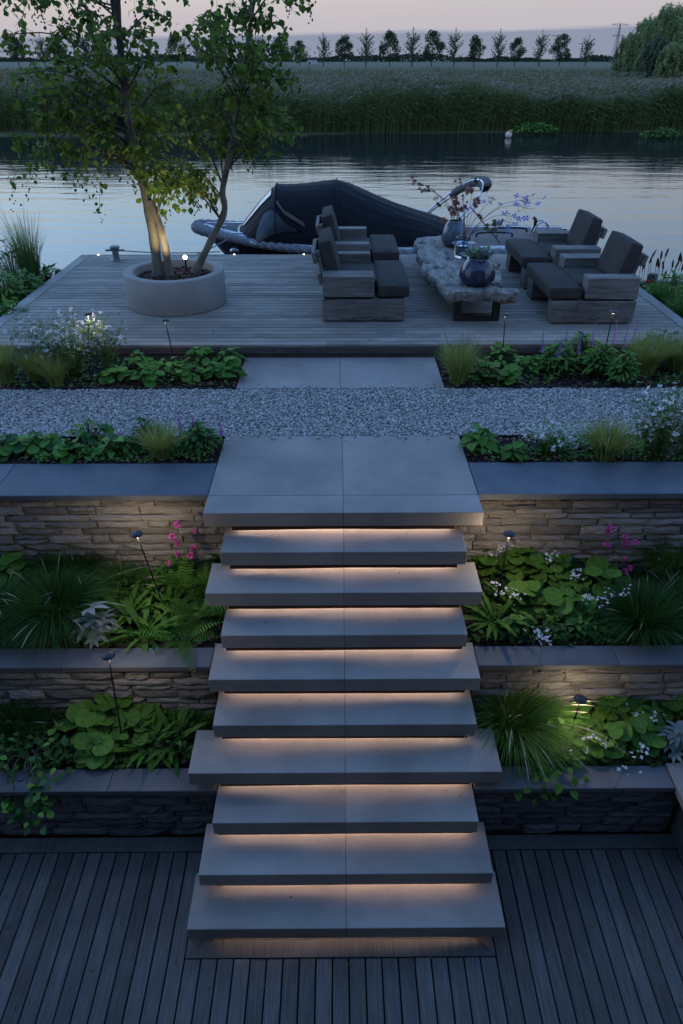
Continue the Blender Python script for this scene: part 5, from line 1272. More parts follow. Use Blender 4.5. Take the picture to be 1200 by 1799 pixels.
# ---- middle bed, right
for k, (p, s_, n_, lab) in enumerate([((845, 995), .16, 12, 'heart leaved clump close to the second tread, right of the stairs'), ((910, 1005), .19, 15, 'heart leaved clump around the right wall path light'), ((965, 1020), .22, 18, 'largest heart leaved clump in the middle of the right bed'), ((1010, 985), .17, 13, 'heart leaved clump against the tall right wall'), ((985, 1080), .20, 15, 'heart leaved clump above the middle coping, right'), ((1050, 1040), .20, 15, 'heart leaved clump left of the right hand grasses'), ((925, 1065), .13, 9, 'small heart leaved clump behind the tongue fern on the right')]):
    broad(lab, p, Z2, s_, s_ * .8, .21 + .04 * (k % 2), int(n_ * 1.4) + 10, 'heart', .125, M['lf_brun'], 'heart_leaf_plant', 'plant', 120 + k, 'heart leaved perennials')
def flowerlets(label, pts, z, seed, n=9):
    g = random.Random(seed); b = at(*pts[0], z); t = thing('white_flower_sprays', label, 'flowers', b, None, True); it = []; mb = MB()
    for (x, y) in pts:
        c = at(x, y, z + .30) - b
        mb.tube([(c.x * .95, c.y + .03, 0), tuple(c)], .0016, 4, False)
        for k in range(n): it.append((c + Vector((g.gauss(0, .028), g.gauss(0, .028), g.gauss(0, .022))), g.uniform(.010, .017), g.uniform(0, 6.28), g.uniform(-.8, .4), g.gauss(0, .4)))
    mb.build('stems', M['lf_gaura'], t); scatter_mesh('flowers', 'flower4', M['petal_white'], it, t)
flowerlets('sprays of tiny white flowers over the right hand heart leaves', [(910, 935), (898, 950), (868, 975), (870, 1030), (885, 1040), (903, 1045), (965, 980), (975, 975), (1012, 1005), (1010, 1012), (1035, 1050), (1058, 1055), (1075, 1045), (960, 1118), (955, 1125), (942, 1110), (1030, 945), (880, 965), (1100, 1040)], Z2, 6, 10)
rosette('tongue fern beside the third tread, right of the stairs', (868, 1095), Z2, 24, 'strap', 0.31, M['lf_tongue'], 'tongue_fern', 'fern', 130, 'tongue ferns', (.1, 1.0), leafname='leaf', width=.72)
rosette('tongue fern leaning on the fourth tread, right of the stairs', (900, 1075), Z2, 15, 'strap', 0.28, M['lf_tongue'], 'tongue_fern', 'fern', 133, 'tongue ferns', (.1, 1.0), leafname='leaf', width=.72)
pk = broad('pink flowering plant against the tall wall, right of the stairs', (1085, 985), Z2, .2, .14, .28, 34, 'heart', .09, M['lf_cover'], 'pink_flowering_plant', 'flowers', 131, mat2=M['lf_dark'])
blossoms(pk, [on(x, y, 4.42) for x, y in ((1067, 934), (1073, 928), (1099, 943), (1066, 957), (1100, 957), (1097, 983), (1098, 1004), (1107, 998), (1116, 953))], .040, M['petal_pink'], 3)
grass('dark grass mound hanging over the right middle coping', (1125, 1105), Z2, 1900, .42, .46, M['lf_grass_dk'], .75, .14, seeds=16, seed=132, w=.0026)
grass('dark grass at the right edge against the tall wall', (1180, 1010), Z2, 1700, .48, .44, M['lf_grass_md'], .6, .14, seeds=14, seed=134, w=.0024)
grass('dark grass at the right edge of the middle bed', (1200, 1090), Z2, 700, .40, .36, M['lf_grass_dk'], .7, .12, seeds=10, seed=135, w=.0026)

broad('small leaved filler at the right middle coping beside the fourth tread', (905, 1110), Z2, .18, .08, .14, 60, 'ovate', .06, M['lf_dark'], 'leafy_plant', 'plant', 246, mat2=M['lf_cover'])
broad('small leaved filler along the right middle coping under the heart leaves', (1010, 1115), Z2, .24, .07, .14, 70, 'ovate', .06, M['lf_dark'], 'leafy_plant', 'plant', 247, mat2=M['lf_cover'])
# ---- lower bed, left
Z3 = ZB - .02
for k, (p, s_, n_, lab) in enumerate([((210, 1262), .20, 20, 'heart leaved clump under the low wall, around the lower left path light'), ((165, 1285), .20, 18, 'heart leaved clump above the bottom wall at the left'), ((235, 1295), .18, 16, 'heart leaved clump in the middle of the lower left bed'), ((175, 1330), .14, 12, 'heart leaves hanging over the lower left coping'), ((262, 1265), .12, 9, 'darker heart leaves under the low wall, left of the fern')]):
    broad(lab, p, Z3, s_, s_ * .75, .24 - .02 * k, int(n_ * 1.4) + 8, 'heart', .12, M['lf_brun'], 'heart_leaf_plant', 'plant', 140 + k, 'heart leaved perennials')
rosette('tongue fern in the lower left bed, right of the heart leaves', (262, 1318), Z3, 27, 'strap', 0.25, M['lf_tongue'], 'tongue_fern', 'fern', 150, 'tongue ferns', (.1, 1.1), leafname='leaf', width=.72)
rosette('tongue fern next to the wide tread, lower left', (308, 1310), Z3, 27, 'strap', 0.28, M['lf_tongue'], 'tongue_fern', 'fern', 151, 'tongue ferns', (.1, 1.2), leafname='leaf', width=.72)
rosette('feathery fern against the low wall beside the stairs, lower left', (310, 1262), Z3, 22, 'frond', .28, M['lf_fern'], 'shield_fern', 'fern', 152, 'feathery ferns', (.3, 1.2))
rosette('dark feathery fern squeezed between low wall and tread', (350, 1262), Z3, 18, 'frond', .26, M['lf_fern'], 'shield_fern', 'fern', 153, 'feathery ferns', (.3, 1.1))
grass('dark grass mound at the left edge of the lower bed', (28, 1285), Z3, 1100, .34, .36, M['lf_grass_dk'], .7, .12, seeds=8, seed=154, w=.0024)
grass('dark grass below the low wall at the far left', (85, 1255), Z3, 500, .26, .26, M['lf_grass_dk'], .7, .10, seeds=4, seed=155, w=.0024)
def trailing(label, base, spots, seed, n=26, size=.085, mat=None, mat2=None):
    g = random.Random(seed); t = thing('trailing_shrub', label, 'shrub', base, None, True); mb = MB()
    for c in spots:
        c = Vector(c) - Vector(base); mb.tube(catmull([(c.x * .3, .05, 0), (c.x * .7, c.y * .6, max(c.z, .1) + .05), tuple(c)], 3), .004, 5, False)
        for k in range(n):
            p = c + Vector((g.gauss(0, .06), g.gauss(0, .05), g.gauss(0, .05))); leaf_obj('ovate', mat2 if g.random() < .3 else mat, t, p, size * g.uniform(.6, 1.2), g.uniform(0, 6.28), g.gauss(-.1, .4), g.gauss(0, .3))
    mb.build('stems', M['twig'], t)
trailing('dark leafy shrub trailing over the bottom wall at the left edge', at(45, 1330, Z3), [on(x, y, Y) for x, y, Y in ((95, 1305, 3.2), (40, 1310, 3.2), (70, 1340, 3.1), (20, 1345, 3.1), (60, 1375, 3.0), (15, 1390, 2.95), (70, 1405, 2.88), (30, 1420, 2.86), (62, 1430, 2.86), (100, 1340, 3.1), (5, 1330, 3.1), (85, 1375, 2.98))], 5, 20, .07, M['lf_dark'], M['lf_cover'])
# ---- lower bed, right
grass('large arching grass beside the stairs spilling over the bottom wall, right', (905, 1285), Z3, 1900, .50, .48, M['lf_grass_md'], .75, .15, seeds=46, seed=160, w=.0026, lean=(.15, -.25), seedlen=1.3)
trailing('leafy shrub under the arching grass on the lower right coping', at(950, 1320, Z3), [on(x, y, Y) for x, y, Y in ((940, 1320, 3.15), (975, 1300, 3.2), (985, 1345, 3.05), (930, 1370, 2.96), (955, 1345, 3.05), (990, 1290, 3.25), (1005, 1335, 3.1), (970, 1375, 2.97))], 6, 18, .075, M['lf_brun'], M['lf_cover'])
for k, (p, s_, n_, lab) in enumerate([((1010, 1275), .16, 14, 'heart leaved clump around the lower right path light'), ((1065, 1270), .17, 16, 'heart leaved clump under the low wall, right'), ((1120, 1265), .18, 16, 'heart leaved clump near the right edge under the low wall'), ((1060, 1320), .15, 14, 'heart leaves over the lower right coping'), ((1125, 1310), .15, 13, 'heart leaves beside the silver plant at the right edge'), ((1175, 1250), .14, 10, 'heart leaved clump cut by the right edge')]):
    broad(lab, p, Z3, s_, s_ * .75, .22, int(n_ * 1.4) + 8, 'heart', .105, M['lf_brun'], 'heart_leaf_plant', 'plant', 170 + k, 'heart leaved perennials')
flowerlets('few tiny white flowers over the lower right heart leaves', [(1035, 1300), (1060, 1305), (1115, 1255), (1155, 1262), (1122, 1320), (1130, 1310), (1097, 1350), (1025, 1310)], Z3, 8, 6)
broad('silver leaved hellebore at the right edge above the bottom coping', (1182, 1320), Z3, .13, .12, .24, 16, 'palm', .12, M['lf_silver'], 'hellebore_plant', 'plant', 180, tilt=.5, up=.25)
rosette('reddish tongue fern at the right edge under the low wall', (1190, 1262), Z3, 21, 'strap', 0.23, M['lf_red'], 'tongue_fern', 'fern', 181, 'tongue ferns', (.2, 1.1), leafname='leaf', width=.72)

# ---- banks beside the upper deck
grass('tall feathery reed grass left of the deck at the water', (60, 505), 1.8, 520, 1.1, .36, M['lf_gaura'], .35, .12, w=.0032, seeds=40, seed=200, seedlen=1.15, seedmat=M['lf_grass_gold'])
for k, (p, h_, lab) in enumerate([((15, 545), .5, 'leafy bank plant at the left edge beside the deck'), ((50, 530), .38, 'leafy bank plant under the tall reed grass'), ((28, 505), .6, 'taller bank plant behind the left deck edge'), ((20, 575), .3, 'low bank plant at the front left corner of the deck'), ((85, 500), .25, 'low green plant at the deck edge under the reed grass')]):
    broad(lab, p, 1.8, .32, .28, h_, 120, 'lance', .13, M['lf_cover'], 'leafy_plant', 'plant', 210 + k, 'bank plants', mat2=M['lf_gaura'], up=.4)
wispy('purple loosestrife stems on the bank at the left edge', (25, 520), 1.8, 22, .75, .3, 60, M['petal_purple'], 'purple_loosestrife', 'flowers', 216, .012, lmat=M['lf_cover'], leafn=14, bushy=.5)
for k, (p, lab) in enumerate([((1165, 535), 'grassy plant on the bank right of the deck'), ((1195, 560), 'grassy plant at the right edge beside the deck')]):
    grass(lab, p, 1.82, 500, .38, .3, M['lf_grass_md'], .5, .14, seeds=6, seed=220 + k, w=.004, name='bank_grass')
broad('leafy plant on the right bank behind the deck edge', (1180, 520), 1.78, .35, .2, .3, 110, 'lance', .12, M['lf_cover'], 'leafy_plant', 'plant', 222, 'bank plants', up=.4)
def burnet():
    b = Vector((5.05, 11.0, 1.55)); t = thing('burnet_stems', 'thin stems with dark brown seed heads on the right bank', 'flowers', b, None, True); g = random.Random(9); mb = MB()
    for (x, y) in ((1120, 442), (1126, 460), (1133, 468), (1141, 462), (1153, 468), (1161, 455), (1169, 451), (1157, 470), (1165, 473), (1181, 470), (1187, 470), (1192, 458), (1197, 460), (1198, 475), (1129, 474), (1166, 490), (1182, 487), (1145, 452), (1210, 460), (1220, 468)):
        Y = g.uniform(10.7, 11.3); p = on(x, y, Y) - b; ft = Vector((p.x * .9 + g.uniform(-.05, .05), p.y, 0)); mb.tube([tuple(ft), tuple(ft.lerp(p, .6) + Vector((.01, 0, 0))), tuple(p)], .004, 4)
        d = Vector((g.uniform(-.4, .4), 0, 1)).normalized(); MB().tube([p - d * .01, p + d * .02, p + d * g.uniform(.06, .11), p + d * .125], [.006, .015, .014, .004], 8).build('seed_head', M['seed_dark'], t, True)
    mb.build('stems', M['twig'], t)
burnet()
pb_ = Vector((4.62, 10.45, 1.6)); wp = thing('wooden_post', 'short dark wooden post with a red mark on the right bank', 'post', pb_)
MB().tube([pb_ + Vector((0, 0, -.3)), pb_ + Vector((0, 0, .42)), pb_ + Vector((0, 0, .44))], [.075, .07, .06], 12).build('post', M['trunk_dark'], wp, True)
MB().box(pb_.x - .12, pb_.x - .01, pb_.y - .09, pb_.y - .06, pb_.z + .33, pb_.z + .37, .004).build('mark', surf('red_paint', (.35, .02, .02), (.45, .03, .03), rnd=0, bump=0), wp)
g = random.Random(4)
for k, lab in enumerate(('timber edging at the water behind the right bank', 'timber edging at the water on the left bank')):
    x0, x1 = ((4.3, 9.0), (-9.0, -4.3))[k]
    o = tag(MB().box(x0, x1, 11.55, 11.65, .9, 1.62 - .1 * k, .01).build('bank_edging', M['trunk_dark']), lab, 'edging', 'bank edgings')

# ---- a little litter on the lower deck and the treads
def litter():
    g = random.Random(17); it = []
    for k in range(36):
        it.append((Vector((g.uniform(-2.3, 2.3), g.uniform(1.75, 2.75), .005)), g.uniform(.012, .03), g.uniform(0, 6.28), g.uniform(-.1, .1), g.uniform(-.2, .2)))
    for i in range(1, 10):
        for k in range(3):
            it.append((Vector((g.uniform(-.8, .8), FRONT0 - i * GOING + g.uniform(.12, .24), ZL - i * RISE + .003)), g.uniform(.008, .02), g.uniform(0, 6.28), .05, g.uniform(-.2, .2)))
    it += [(Vector((-.78, 2.2, .006)), .035, 1.0, .1, .2), (Vector((-.1, 2.2, .006)), .03, 2.0, .1, .2)]
    o = scatter_mesh('leaf_litter', 'small', M['lf_red'], it, None); o['label'] = 'few fallen leaves on the lower deck and the treads'
litter()

# ---- low ground cover that fills the beds between the plants
def ground_cover(name, label, areas, n, mat, seed, h=(.02, .13), size=(.025, .06)):
    g = np.random.default_rng(seed); P4 = []
    while len(P4) < n:
        x0, x1, y0, y1, z = areas[g.integers(len(areas))]; x, y = g.uniform(x0, x1), g.uniform(y0, y1)
        if math.sin(x * 4.1 + 1.7 * math.sin(y * 5)) * math.sin(y * 6.3 + x) < -.35: continue
        hh = (.55 + .45 * math.sin(x * 5.3 + 2 * math.sin(y * 4.1))) * h[1]
        P4.append((x, y, z + g.uniform(h[0], max(h[0] + .01, hh)), g.uniform(*size), g.uniform(0, 6.28), g.normal(.05, .4), g.normal(0, .4)))
    scatter = [(Vector(p[:3]), p[3], p[4], p[5], p[6]) for p in P4]
    o = scatter_mesh(name, 'small', mat, scatter, None); o['label'] = label
ML = (-3.0, -.95, 3.72, 4.56, Z2); MR = (.95, 3.0, 3.72, 4.56, Z2); LL = (-2.6, -.95, 3.09, 3.5, Z3); LR = (.95, 2.25, 3.09, 3.5, Z3)
ground_cover('ground_cover', 'ground cover darkened as painted shade between the plants of the middle beds', [ML, MR], 5200, M['lf_ground_shade'], 1)
ground_cover('ground_cover', 'low ground cover darkened as painted shade between the plants of the lower beds', [LL, LR], 3000, M['lf_ground_shade'], 2)
ground_cover('ground_cover', 'sparse low ground cover in the beds along the gravel', [(-4.2, -1.12, 6.70, 7.45, Z1), (1.1, 4.2, 6.70, 7.45, Z1), (-3.1, -1.1, 5.10, 5.50, Z1), (1.1, 3.1, 5.10, 5.50, Z1)], 4200, M['lf_cover'], 3, (.01, .07), (.02, .045))
ground_cover('ground_cover', 'rough low growth on the banks beside the upper deck', [(-7.5, -4.28, 7.6, 10.4, 1.83), (4.28, 7.5, 7.6, 10.4, 1.83)], 9000, M['lf_cover'], 4, (.02, .22), (.04, .10))

# ================================================================== FAR BANK
def far_bank():
    mb = MB(); rows = []
    for y in (40.9, 41.7, 44.3, 60, 100, 200, 500, 1200, 3200):
        z = {40.9: 1.2, 41.7: 1.46}.get(y, 1.6)
        rows.append([(x, y + 1.2 * math.sin(x * .11) * (y < 50), z) for x in list(range(-60, 61, 4)) + [120, 400, 1500, 3000]])
        rows[-1] = [(-3000, y, z), (-1000, y, z), (-300, y, z), (-120, y, z)] + rows[-1]
    mb.grid(rows); return struct(mb.build('meadow', M['meadow']))
far_bank()
def canal():
    mb = MB(); rows = [[(x, y, 1.606) for x in (30, 60, 110, 200)] for y in (101, 108)]; mb.grid(rows)
    m, nt, N, L, b = nodes('canal_water'); b.inputs['Base Color'].default_value = (.02, .03, .035, 1); b.inputs['Roughness'].default_value = .08
    return struct(mb.build('water', m))
canal()
def reeds(name, n, xr, yr, hr, k, seed, leaves=4, label='', plume=.38, gap=None, wmul=1.0, dens=1.0):
    g = np.random.default_rng(seed)
    y = yr[0] + (yr[1] - yr[0]) * g.random(n) ** k
    x = g.uniform(-1, 1, n) * (xr[0] + (xr[1] - xr[0]) * (y - yr[0]) / (yr[1] - yr[0]))
    if gap is not None: keep = ~gap(x, y); x, y = x[keep], y[keep]; n = len(x)
    bank = 41.5 + 1.2 * np.sin(x * .11); y = np.maximum(y, bank - .55 * np.maximum(0, np.sin(x * .8) * np.sin(x * .31 + 1)) + .4 * g.random(n)) if yr[0] < 46 else y
    clump = .82 + .12 * np.sin(x * .9 + 2 * np.sin(y * .7)) * np.sin(y * .5 + x * .3) + .10 * np.sin(x * .27 + 1.3 * np.sin(x * .11)) + .06 * np.sin(x * 2.3 + y)
    h = (hr[0] + (hr[1] - hr[0]) * g.random(n) ** .7) * clump; z0 = np.where(y < 44.3, 1.42, 1.58)
    lean = np.stack([.12 + g.normal(0, .10, n), g.normal(0, .08, n)], -1)
    u = np.linspace(0, 1, 4)[None]
    def stem(u): return np.stack([x[:, None] + lean[:, :1] * h[:, None] * u ** 2, y[:, None] + lean[:, 1:] * h[:, None] * u ** 2, z0[:, None] + h[:, None] * u], -1)
    P3 = stem(u); a = g.normal(0, .6, n); sd = np.stack([np.cos(a), np.sin(a), 0 * a], -1)
    o = ribbons(name, P3, np.full((n, 4), .011 * wmul) * (1.1 - .7 * u), sd, M['reed'], None, False); o['label'] = label
    if leaves:
        m = n * leaves; i = np.repeat(np.arange(n), leaves); t = g.uniform(.2, .92, m)
        st_ = np.stack([x[i] + lean[i, 0] * h[i] * t ** 2, y[i] + lean[i, 1] * h[i] * t ** 2, z0[i] + h[i] * t], -1)
        az = g.normal(.2, 1.3, m) + np.where(g.random(m) < .4, math.pi, 0); ln = g.uniform(.3, .62, m); v = np.linspace(0, 1, 4)[None]
        L3 = np.stack([st_[:, :1] + (np.cos(az) * ln)[:, None] * v * .75, st_[:, 1:2] + (np.sin(az) * ln)[:, None] * v * .75, st_[:, 2:] + ln[:, None] * (.75 * v - .85 * v * v)], -1)
        W2 = .019 * wmul * np.sin(np.clip(v * .9 + .1, 0, 1) * math.pi) + .001; sd2 = np.stack([-np.sin(az) * .5, np.cos(az) * .5, np.full(m, .8)], -1)
        o = ribbons('reed_leaves', L3, W2 * np.ones((m, 1)), sd2, M['reed'], None, False); o['label'] = 'long leaves of ' + label
    pm = g.random(n) < (.5 if yr[0] < 46 else .85); q = np.where(pm)[0]; tip = stem(np.array([[1.0]]))[q, 0]
    v = np.linspace(0, 1, 5)[None]; pl_ = plume * g.uniform(.6, 1.2, len(q))
    P3 = np.stack([tip[:, :1] + (pl_ * (.45 + .2 * g.random(len(q))))[:, None] * v ** 1.3, tip[:, 1:2] + 0 * v, tip[:, 2:] + pl_[:, None] * (.8 * v - .45 * v * v)], -1)
    W2 = (.045 * wmul * np.sin(np.clip(v * .85 + .1, 0, 1) * math.pi) + .002) * g.uniform(.6, 1.2, (len(q), 1)); az = g.normal(0, .7, len(q))
    o = ribbons('reed_plumes', P3, W2, np.stack([.5 * np.cos(az), np.sin(az), .5 + 0 * az], -1), M['plume'], None, False); o['label'] = 'feathery plumes of ' + label
gp = lambda x, y: (x > 24 + (y - 60) * .18) & (y > 62)
reeds('reeds', 19000, (30, 34), (41.3, 48.0), (1.7, 2.5), 1.25, 1, 5, 'the reed bed along the far bank')
reeds('reeds', 13000, (34, 50), (48.0, 64.0), (1.6, 2.15), 1.1, 2, 3, 'the reed bed behind the front rank', wmul=1.3)
reeds('reeds', 12000, (46, 80), (64.0, 110.0), (1.0, 1.4), 1.1, 3, 1, 'the reed field beyond the bank', .4, gp, 2.0)
reeds('reeds', 26000, (80, 150), (110.0, 260.0), (.7, 1.2), 1.1, 4, 0, 'the distant reed field', .4, lambda x, y: (np.sin(y * .09 + x * .01 + 1.5 * np.sin(x * .03)) > .7) | ((x > 42) & (y < 150)), 3.6)
# low grass on the far meadow (green strips)
def tuftfield(n, xr, yr, h, w, mat, seed, name, label):
    g = np.random.default_rng(seed); x = g.uniform(*xr, n); y = g.uniform(*yr, n); u = np.linspace(0, 1, 3)[None]; a = g.random(n) * 6.28
    P3 = np.stack([x[:, None] + .3 * h * np.cos(a)[:, None] * u ** 2, y[:, None] + .3 * h * np.sin(a)[:, None] * u ** 2, 1.6 + h * u * np.ones((n, 1))], -1)
    o = ribbons(name, P3, w * (1.02 - u) * np.ones((n, 1)), np.stack([np.cos(a), np.sin(a), 0 * a], -1), mat, None, False); o['label'] = label
tuftfield(7000, (24, 75), (62, 150), .4, .05, M['lf_grass_md'], 5, 'meadow_grass', 'short green meadow grass on the right beyond the reeds')

# buoy
bu = at(893, 242, WATER); by = thing('buoy', 'small pale round buoy floating before the reeds', 'buoy', bu)
MB().ball(bu + Vector((0, 0, .13)), .17, 2).build('float', surf('buoy_plastic', (.5, .42, .34), (.6, .5, .42), rnd=0, bump=.05), by, True)
MB().ball(bu + Vector((.05, 0, .22)), .13, 2).build('band', surf('buoy_band', (.35, .14, .07), (.45, .2, .1), rnd=0, bump=.05), by, True)
# scrub at the water's edge
for k, (x, y, lab) in enumerate(((940, 234, 'green waterside shrub in front of the reeds, right of the buoy'), (1165, 240, 'pale waterside shrub at the foot of the reeds on the right'))):
    b = at(x, y, WATER + .05); broad(lab, (0, 0), 0, 1.2, .35, .42 - .12 * k, 260, 'lance', .26, M['lf_cover'] if k == 0 else M['lf_gaura'], 'waterside_shrub', 'shrub', 300 + k, base=b + Vector((0, -.15, 0)), up=.3)

# ---- far trees
def crown_mesh(name, seed, kind, n, mat, size):
    g = np.random.default_rng(seed)
    if kind == 'round':      # dense egg shaped crown made of clumps
        cl = []
        for k in range(38):
            z = g.uniform(.25, .98); rmax = .36 * math.sin(math.pi * min(1, max(.02, (z - .12) / .92)) ** .8) + .02; a = g.random() * 6.283; q = rmax * math.sqrt(g.random()) * .85
            cl.append((q * math.cos(a), q * math.sin(a), z, g.uniform(.08, .13)))
    else:                    # loose upright branches
        cl = []
        for k in range(34):
            z0 = .10 + .62 * (k / 34); a = g.random() * 6.283; ln = .30 * (1 - z0 * .45) * g.uniform(.7, 1.1)
            for j in range(4): u = (j + 1) / 4; cl.append((math.cos(a) * ln * u * .8, math.sin(a) * ln * u * .8, z0 + ln * u * .85, .022 + .014 * (1 - u)))
        for j in range(10): cl.append((0, 0, .55 + .45 * j / 9, .02))
    cl = np.array(cl); wgt = cl[:, 3] ** 2; idx = g.choice(len(cl), n, p=wgt / wgt.sum())
    d = g.normal(size=(n, 3)); d /= np.linalg.norm(d, axis=1)[:, None]
    c = cl[idx, :3] + d * cl[idx, 3:] * (.55 + .5 * g.random((n, 1)))
    a = g.normal(size=(n, 3)); a /= np.linalg.norm(a, axis=1)[:, None]; b = np.cross(a, d); b /= np.linalg.norm(b, axis=1)[:, None] + 1e-9
    s = size * g.uniform(.6, 1.3, (n, 1))
    v = np.stack([c - a * s, c + b * s * .6, c + a * s, c - b * s * .6], 1).reshape(-1, 3)
    return np_mesh(name, v, np.arange(4 * n).reshape(-1, 4), [mat])
CR = [crown_mesh('round_crown', s, 'round', 2600, M['lf_far'], .026) for s in (1, 2, 3)]
CL_ = [crown_mesh('loose_crown', s, 'loose', 1900, M['lf_far2'], .017) for s in (4, 5, 6)]
def far_trunk(kind):
    mb = MB(); mb.tube([(0, 0, 0), (.004, 0, .3), (0, .003, .6), (0, 0, .9)], [.016, .012, .008, .003], 6)
    g = random.Random(3 if kind == 'round' else 4)
    for k in range(10):
        z = .25 + .06 * k; a = g.uniform(0, 6.28); mb.tube([(0, 0, z), (math.cos(a) * .14, math.sin(a) * .14, z + .16)], [.006, .002], 4)
    o = mb.build('trunk', M['trunk_dark']); me = o.data; bpy.data.objects.remove(o); return me
TR = {'round': far_trunk('round'), 'loose': far_trunk('loose')}
def far_tree(label, x, y, h, kind, k, width=1.0, group='row of trees on the far meadow'):
    t = thing('meadow_tree', label, 'tree', (x, y, 1.6), group, True)
    c = link('crown', (CR if kind == 'round' else CL_)[k % 3], t); tr = link('trunk', TR[kind], t)
    for o in (c, tr): o.scale = (h * width, h * width, h); o.rotation_euler = (0, 0, k * 1.7)
ROW = [(22, 62, 'r'), (60, 58, 'l'), (95, 66, 'r'), (135, 52, 'l'), (170, 60, 'r'), (300, 60, 'r'), (340, 62, 'l'), (376, 60, 'r'), (452, 55, 'l'), (490, 60, 'r'), (525, 72, 'r'), (567, 55, 'l'), (605, 63, 'r'), (644, 50, 'l'), (688, 56, 'r'), (727, 48, 'l'), (765, 54, 'r'), (803, 49, 'l'), (842, 63, 'r'), (882, 51, 'l'), (917, 67, 'r'), (958, 52, 'l'), (1000, 60, 'r'), (1042, 60, 'l')]
nr = [0, 0]; nh = [0, 0]; ORD = ('first', 'second', 'third', 'fourth', 'fifth', 'sixth', 'seventh', 'eighth')
for k, (x, y, kd) in enumerate(ROW):
    top = on(x, y, 430.0); kind = 'round' if kd == 'r' else 'loose'
    vis = x > 540
    if vis:
        nr[kd == 'l'] += 1
        od = ('first', 'second', 'third', 'fourth', 'fifth', 'sixth', 'seventh')[nr[kd == 'l'] - 1]
        lab = '%s %s tree from the left in the row right of the near tree' % (od, 'dense round' if kd == 'r' else 'loose slender')
    else:
        nh[kd == 'l'] += 1; lab = '%s %s far tree from the left edge, seen through the planter tree' % (ORD[nh[kd == 'l'] - 1], 'dense round' if kd == 'r' else 'loose slender')
    far_tree(lab, top.x, 430.0 + (k * 7) % 13, top.z - 1.6, kind, k, 1.15 if kd == 'r' else 1.25)
# big trees on the right
def big_tree(label, x, y, h, w, seed, mat):
    g = np.random.default_rng(seed); n = 22000; t = thing('meadow_tree', label, 'tree', (x, y, 1.6), 'big trees at the right', True)
    cl = []
    for k in range(220):
        z = g.uniform(.08, .97); rm = w * math.sqrt(max(.03, 1 - ((z - .38) / .63) ** 2)); a = g.random() * 6.283; q = rm * math.sqrt(g.random()); cl.append((q * math.cos(a), q * math.sin(a), z * h, g.uniform(.03, .075) * h))
    cl = np.array(cl); idx = g.integers(0, len(cl), n); d = g.normal(size=(n, 3)); d /= np.linalg.norm(d, axis=1)[:, None]
    c = cl[idx, :3] + d * cl[idx, 3:] * (1.15 * g.random((n, 1)) ** .5) * np.array([.8, .8, 1.9]); a = g.normal(size=(n, 3)) + np.array([0, 0, .6]); a /= np.linalg.norm(a, axis=1)[:, None]; b = np.cross(a, d); b /= np.linalg.norm(b, axis=1)[:, None] + 1e-9
    s = .2 * g.uniform(.6, 1.4, (n, 1)); v = np.stack([c - a * s, c + b * s * .45, c + a * s, c - b * s * .45], 1).reshape(-1, 3); v[:, 2] = np.maximum(v[:, 2], .1)
    link('crown', np_mesh('big_crown', v, np.arange(4 * n).reshape(-1, 4), [mat]), t)
    MB().tube([(0, 0, 0), (.1, 0, h * .35), (0, .1, h * .8)], [.35, .25, .06], 8).build('trunk', M['trunk_dark'], t)
for k, (x, y, Y, w, lab, m_) in enumerate([(1112, 62, 190, 3.4, 'leftmost and lowest of the big trees at the right edge', 'lf_big'), (1145, 36, 185, 4.6, 'middle tall tree of the group at the right edge', 'lf_big'), (1182, 14, 175, 5.4, 'tallest dark tree cut by the right edge', 'lf_big'), (1160, 66, 165, 3.6, 'paler willow in front of the tall trees at the right', 'lf_far2'), (1225, 5, 170, 5, 'big tree beyond the right edge, partly hidden by the tallest one', 'lf_big'), (1192, 78, 155, 3.4, 'low dark bush at the right edge before the tall trees', 'lf_big')]):
    top = on(x, y, Y); big_tree(lab, top.x, Y, top.z - 1.6, w, 400 + k, M[m_])
# far wood along the horizon
def far_wood():
    g = np.random.default_rng(9); n = 26000; x = g.uniform(-1150, 1150, n); prof = 7.5 + 3 * np.sin(x * .013) + 2 * np.sin(x * .041 + 1) + 1.5 * np.sin(x * .11); z = 1.6 + np.maximum(prof, 3) * g.random(n) ** .8; y = 1500 + g.uniform(-30, 30, n)
    c = np.stack([x, y, z], -1); s = g.uniform(.7, 1.8, (n, 1)); a = g.normal(size=(n, 3)) * np.array([1, .3, 1]); a /= np.linalg.norm(a, axis=1)[:, None]; b = np.cross(a, np.array([[0, 1, .2]])); b /= np.linalg.norm(b, axis=1)[:, None] + 1e-9
    v = np.stack([c - a * s, c + b * s, c + a * s, c - b * s], 1).reshape(-1, 3); o = stuff(link('far_wood', np_mesh('far_wood', v, np.arange(4 * n).reshape(-1, 4), [M['lf_wood']]))); o['label'] = 'dark line of far woods on the horizon'
far_wood()
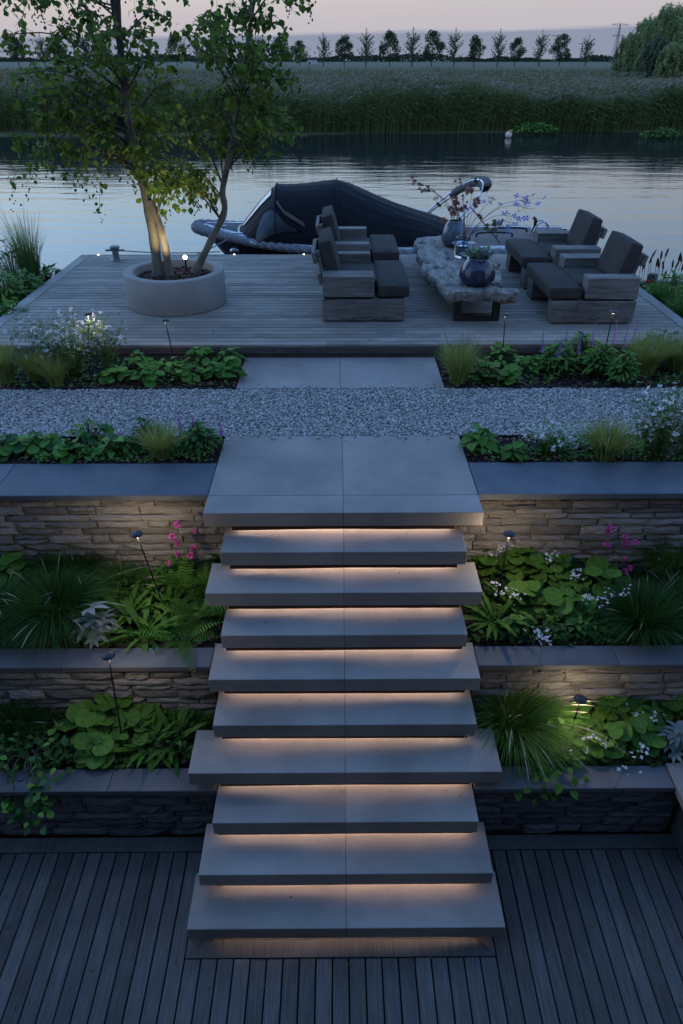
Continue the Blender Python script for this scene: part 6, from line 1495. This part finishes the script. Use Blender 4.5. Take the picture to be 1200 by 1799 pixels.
# pylons
def pylon(label, x, Y, h, rz):
    t = thing('power_pylon', label, 'pylon', (x, Y, 1.6), 'lattice pylons on the horizon', True, rz); mb = MB(); m = 12
    wd = lambda u: h * (.085 * (1 - u) ** 1.4 + .012)
    lv = [(u, wd(u)) for u in [k / m for k in range(m + 1)]]
    for (u, w), (u2, w2) in zip(lv[:-1], lv[1:]):
        c1 = [(sx * w, sy * w, u * h) for sx, sy in ((-1, -1), (1, -1), (1, 1), (-1, 1))]; c2 = [(sx * w2, sy * w2, u2 * h) for sx, sy in ((-1, -1), (1, -1), (1, 1), (-1, 1))]
        for k in range(4): mb.tube([c1[k], c2[k]], .22, 4, False); mb.tube([c1[k], c2[(k + 1) % 4]], .13, 4, False); mb.tube([c1[(k + 1) % 4], c2[k]], .13, 4, False)
    mb.build('mast', M['pylon'], t)
    for z, ln in ((.70, .22), (.985, .30)):
        a = MB(); zz = z * h
        for s in (-1, 1):
            a.tube([(0, 0, zz - .01 * h), (s * ln * h, 0, zz + .004 * h)], .2, 4); a.tube([(0, 0, zz + .03 * h), (s * ln * h, 0, zz + .006 * h)], .2, 4)
            for q in (.35, .68, 1.0):
                a.tube([(s * ln * h * q, 0, zz), (s * ln * h * q, 0, zz - .05 * h)], .16, 4)
        a.build('cross_arm', M['pylon'], t)
M['pylon'] = surf('galvanised_steel', (.12, .125, .13), (.17, .175, .18), rough=.6, bump=0, rnd=0)
for (x, y, Y, lab) in ((1090, 42, 1150, 'tall lattice pylon left of the big trees on the right'), (980, 62, 1250, 'lattice pylon behind the far row, second from the right'), (1024, 76, 1480, 'smallest and faintest pylon between the other two')):
    p = on(x, y, Y); pylon(lab, p.x, Y, p.z - 1.6, .35)
# small white building on the horizon
p = on(548, 104, 700.0); hb_ = thing('farm_building', 'tiny white building on the horizon beside the near tree', 'building', (p.x, 700, 1.6))
MB().box(p.x - 4, p.x + 4, 700, 708, 1.6, 4.8).build('wall', M['coaming'], hb_)
mb = MB(); mb.add([(p.x - 4.3, 699.5, 4.8), (p.x + 4.3, 699.5, 4.8), (p.x + 4.3, 704, 6.4), (p.x - 4.3, 704, 6.4), (p.x + 4.3, 708.5, 4.8), (p.x - 4.3, 708.5, 4.8)], [(0, 1, 2, 3), (3, 2, 4, 5), (0, 3, 5), (1, 4, 2)]); mb.build('roof', M['void'], hb_)

for o in bpy.data.objects:
    if '_local' in o: del o['_local']
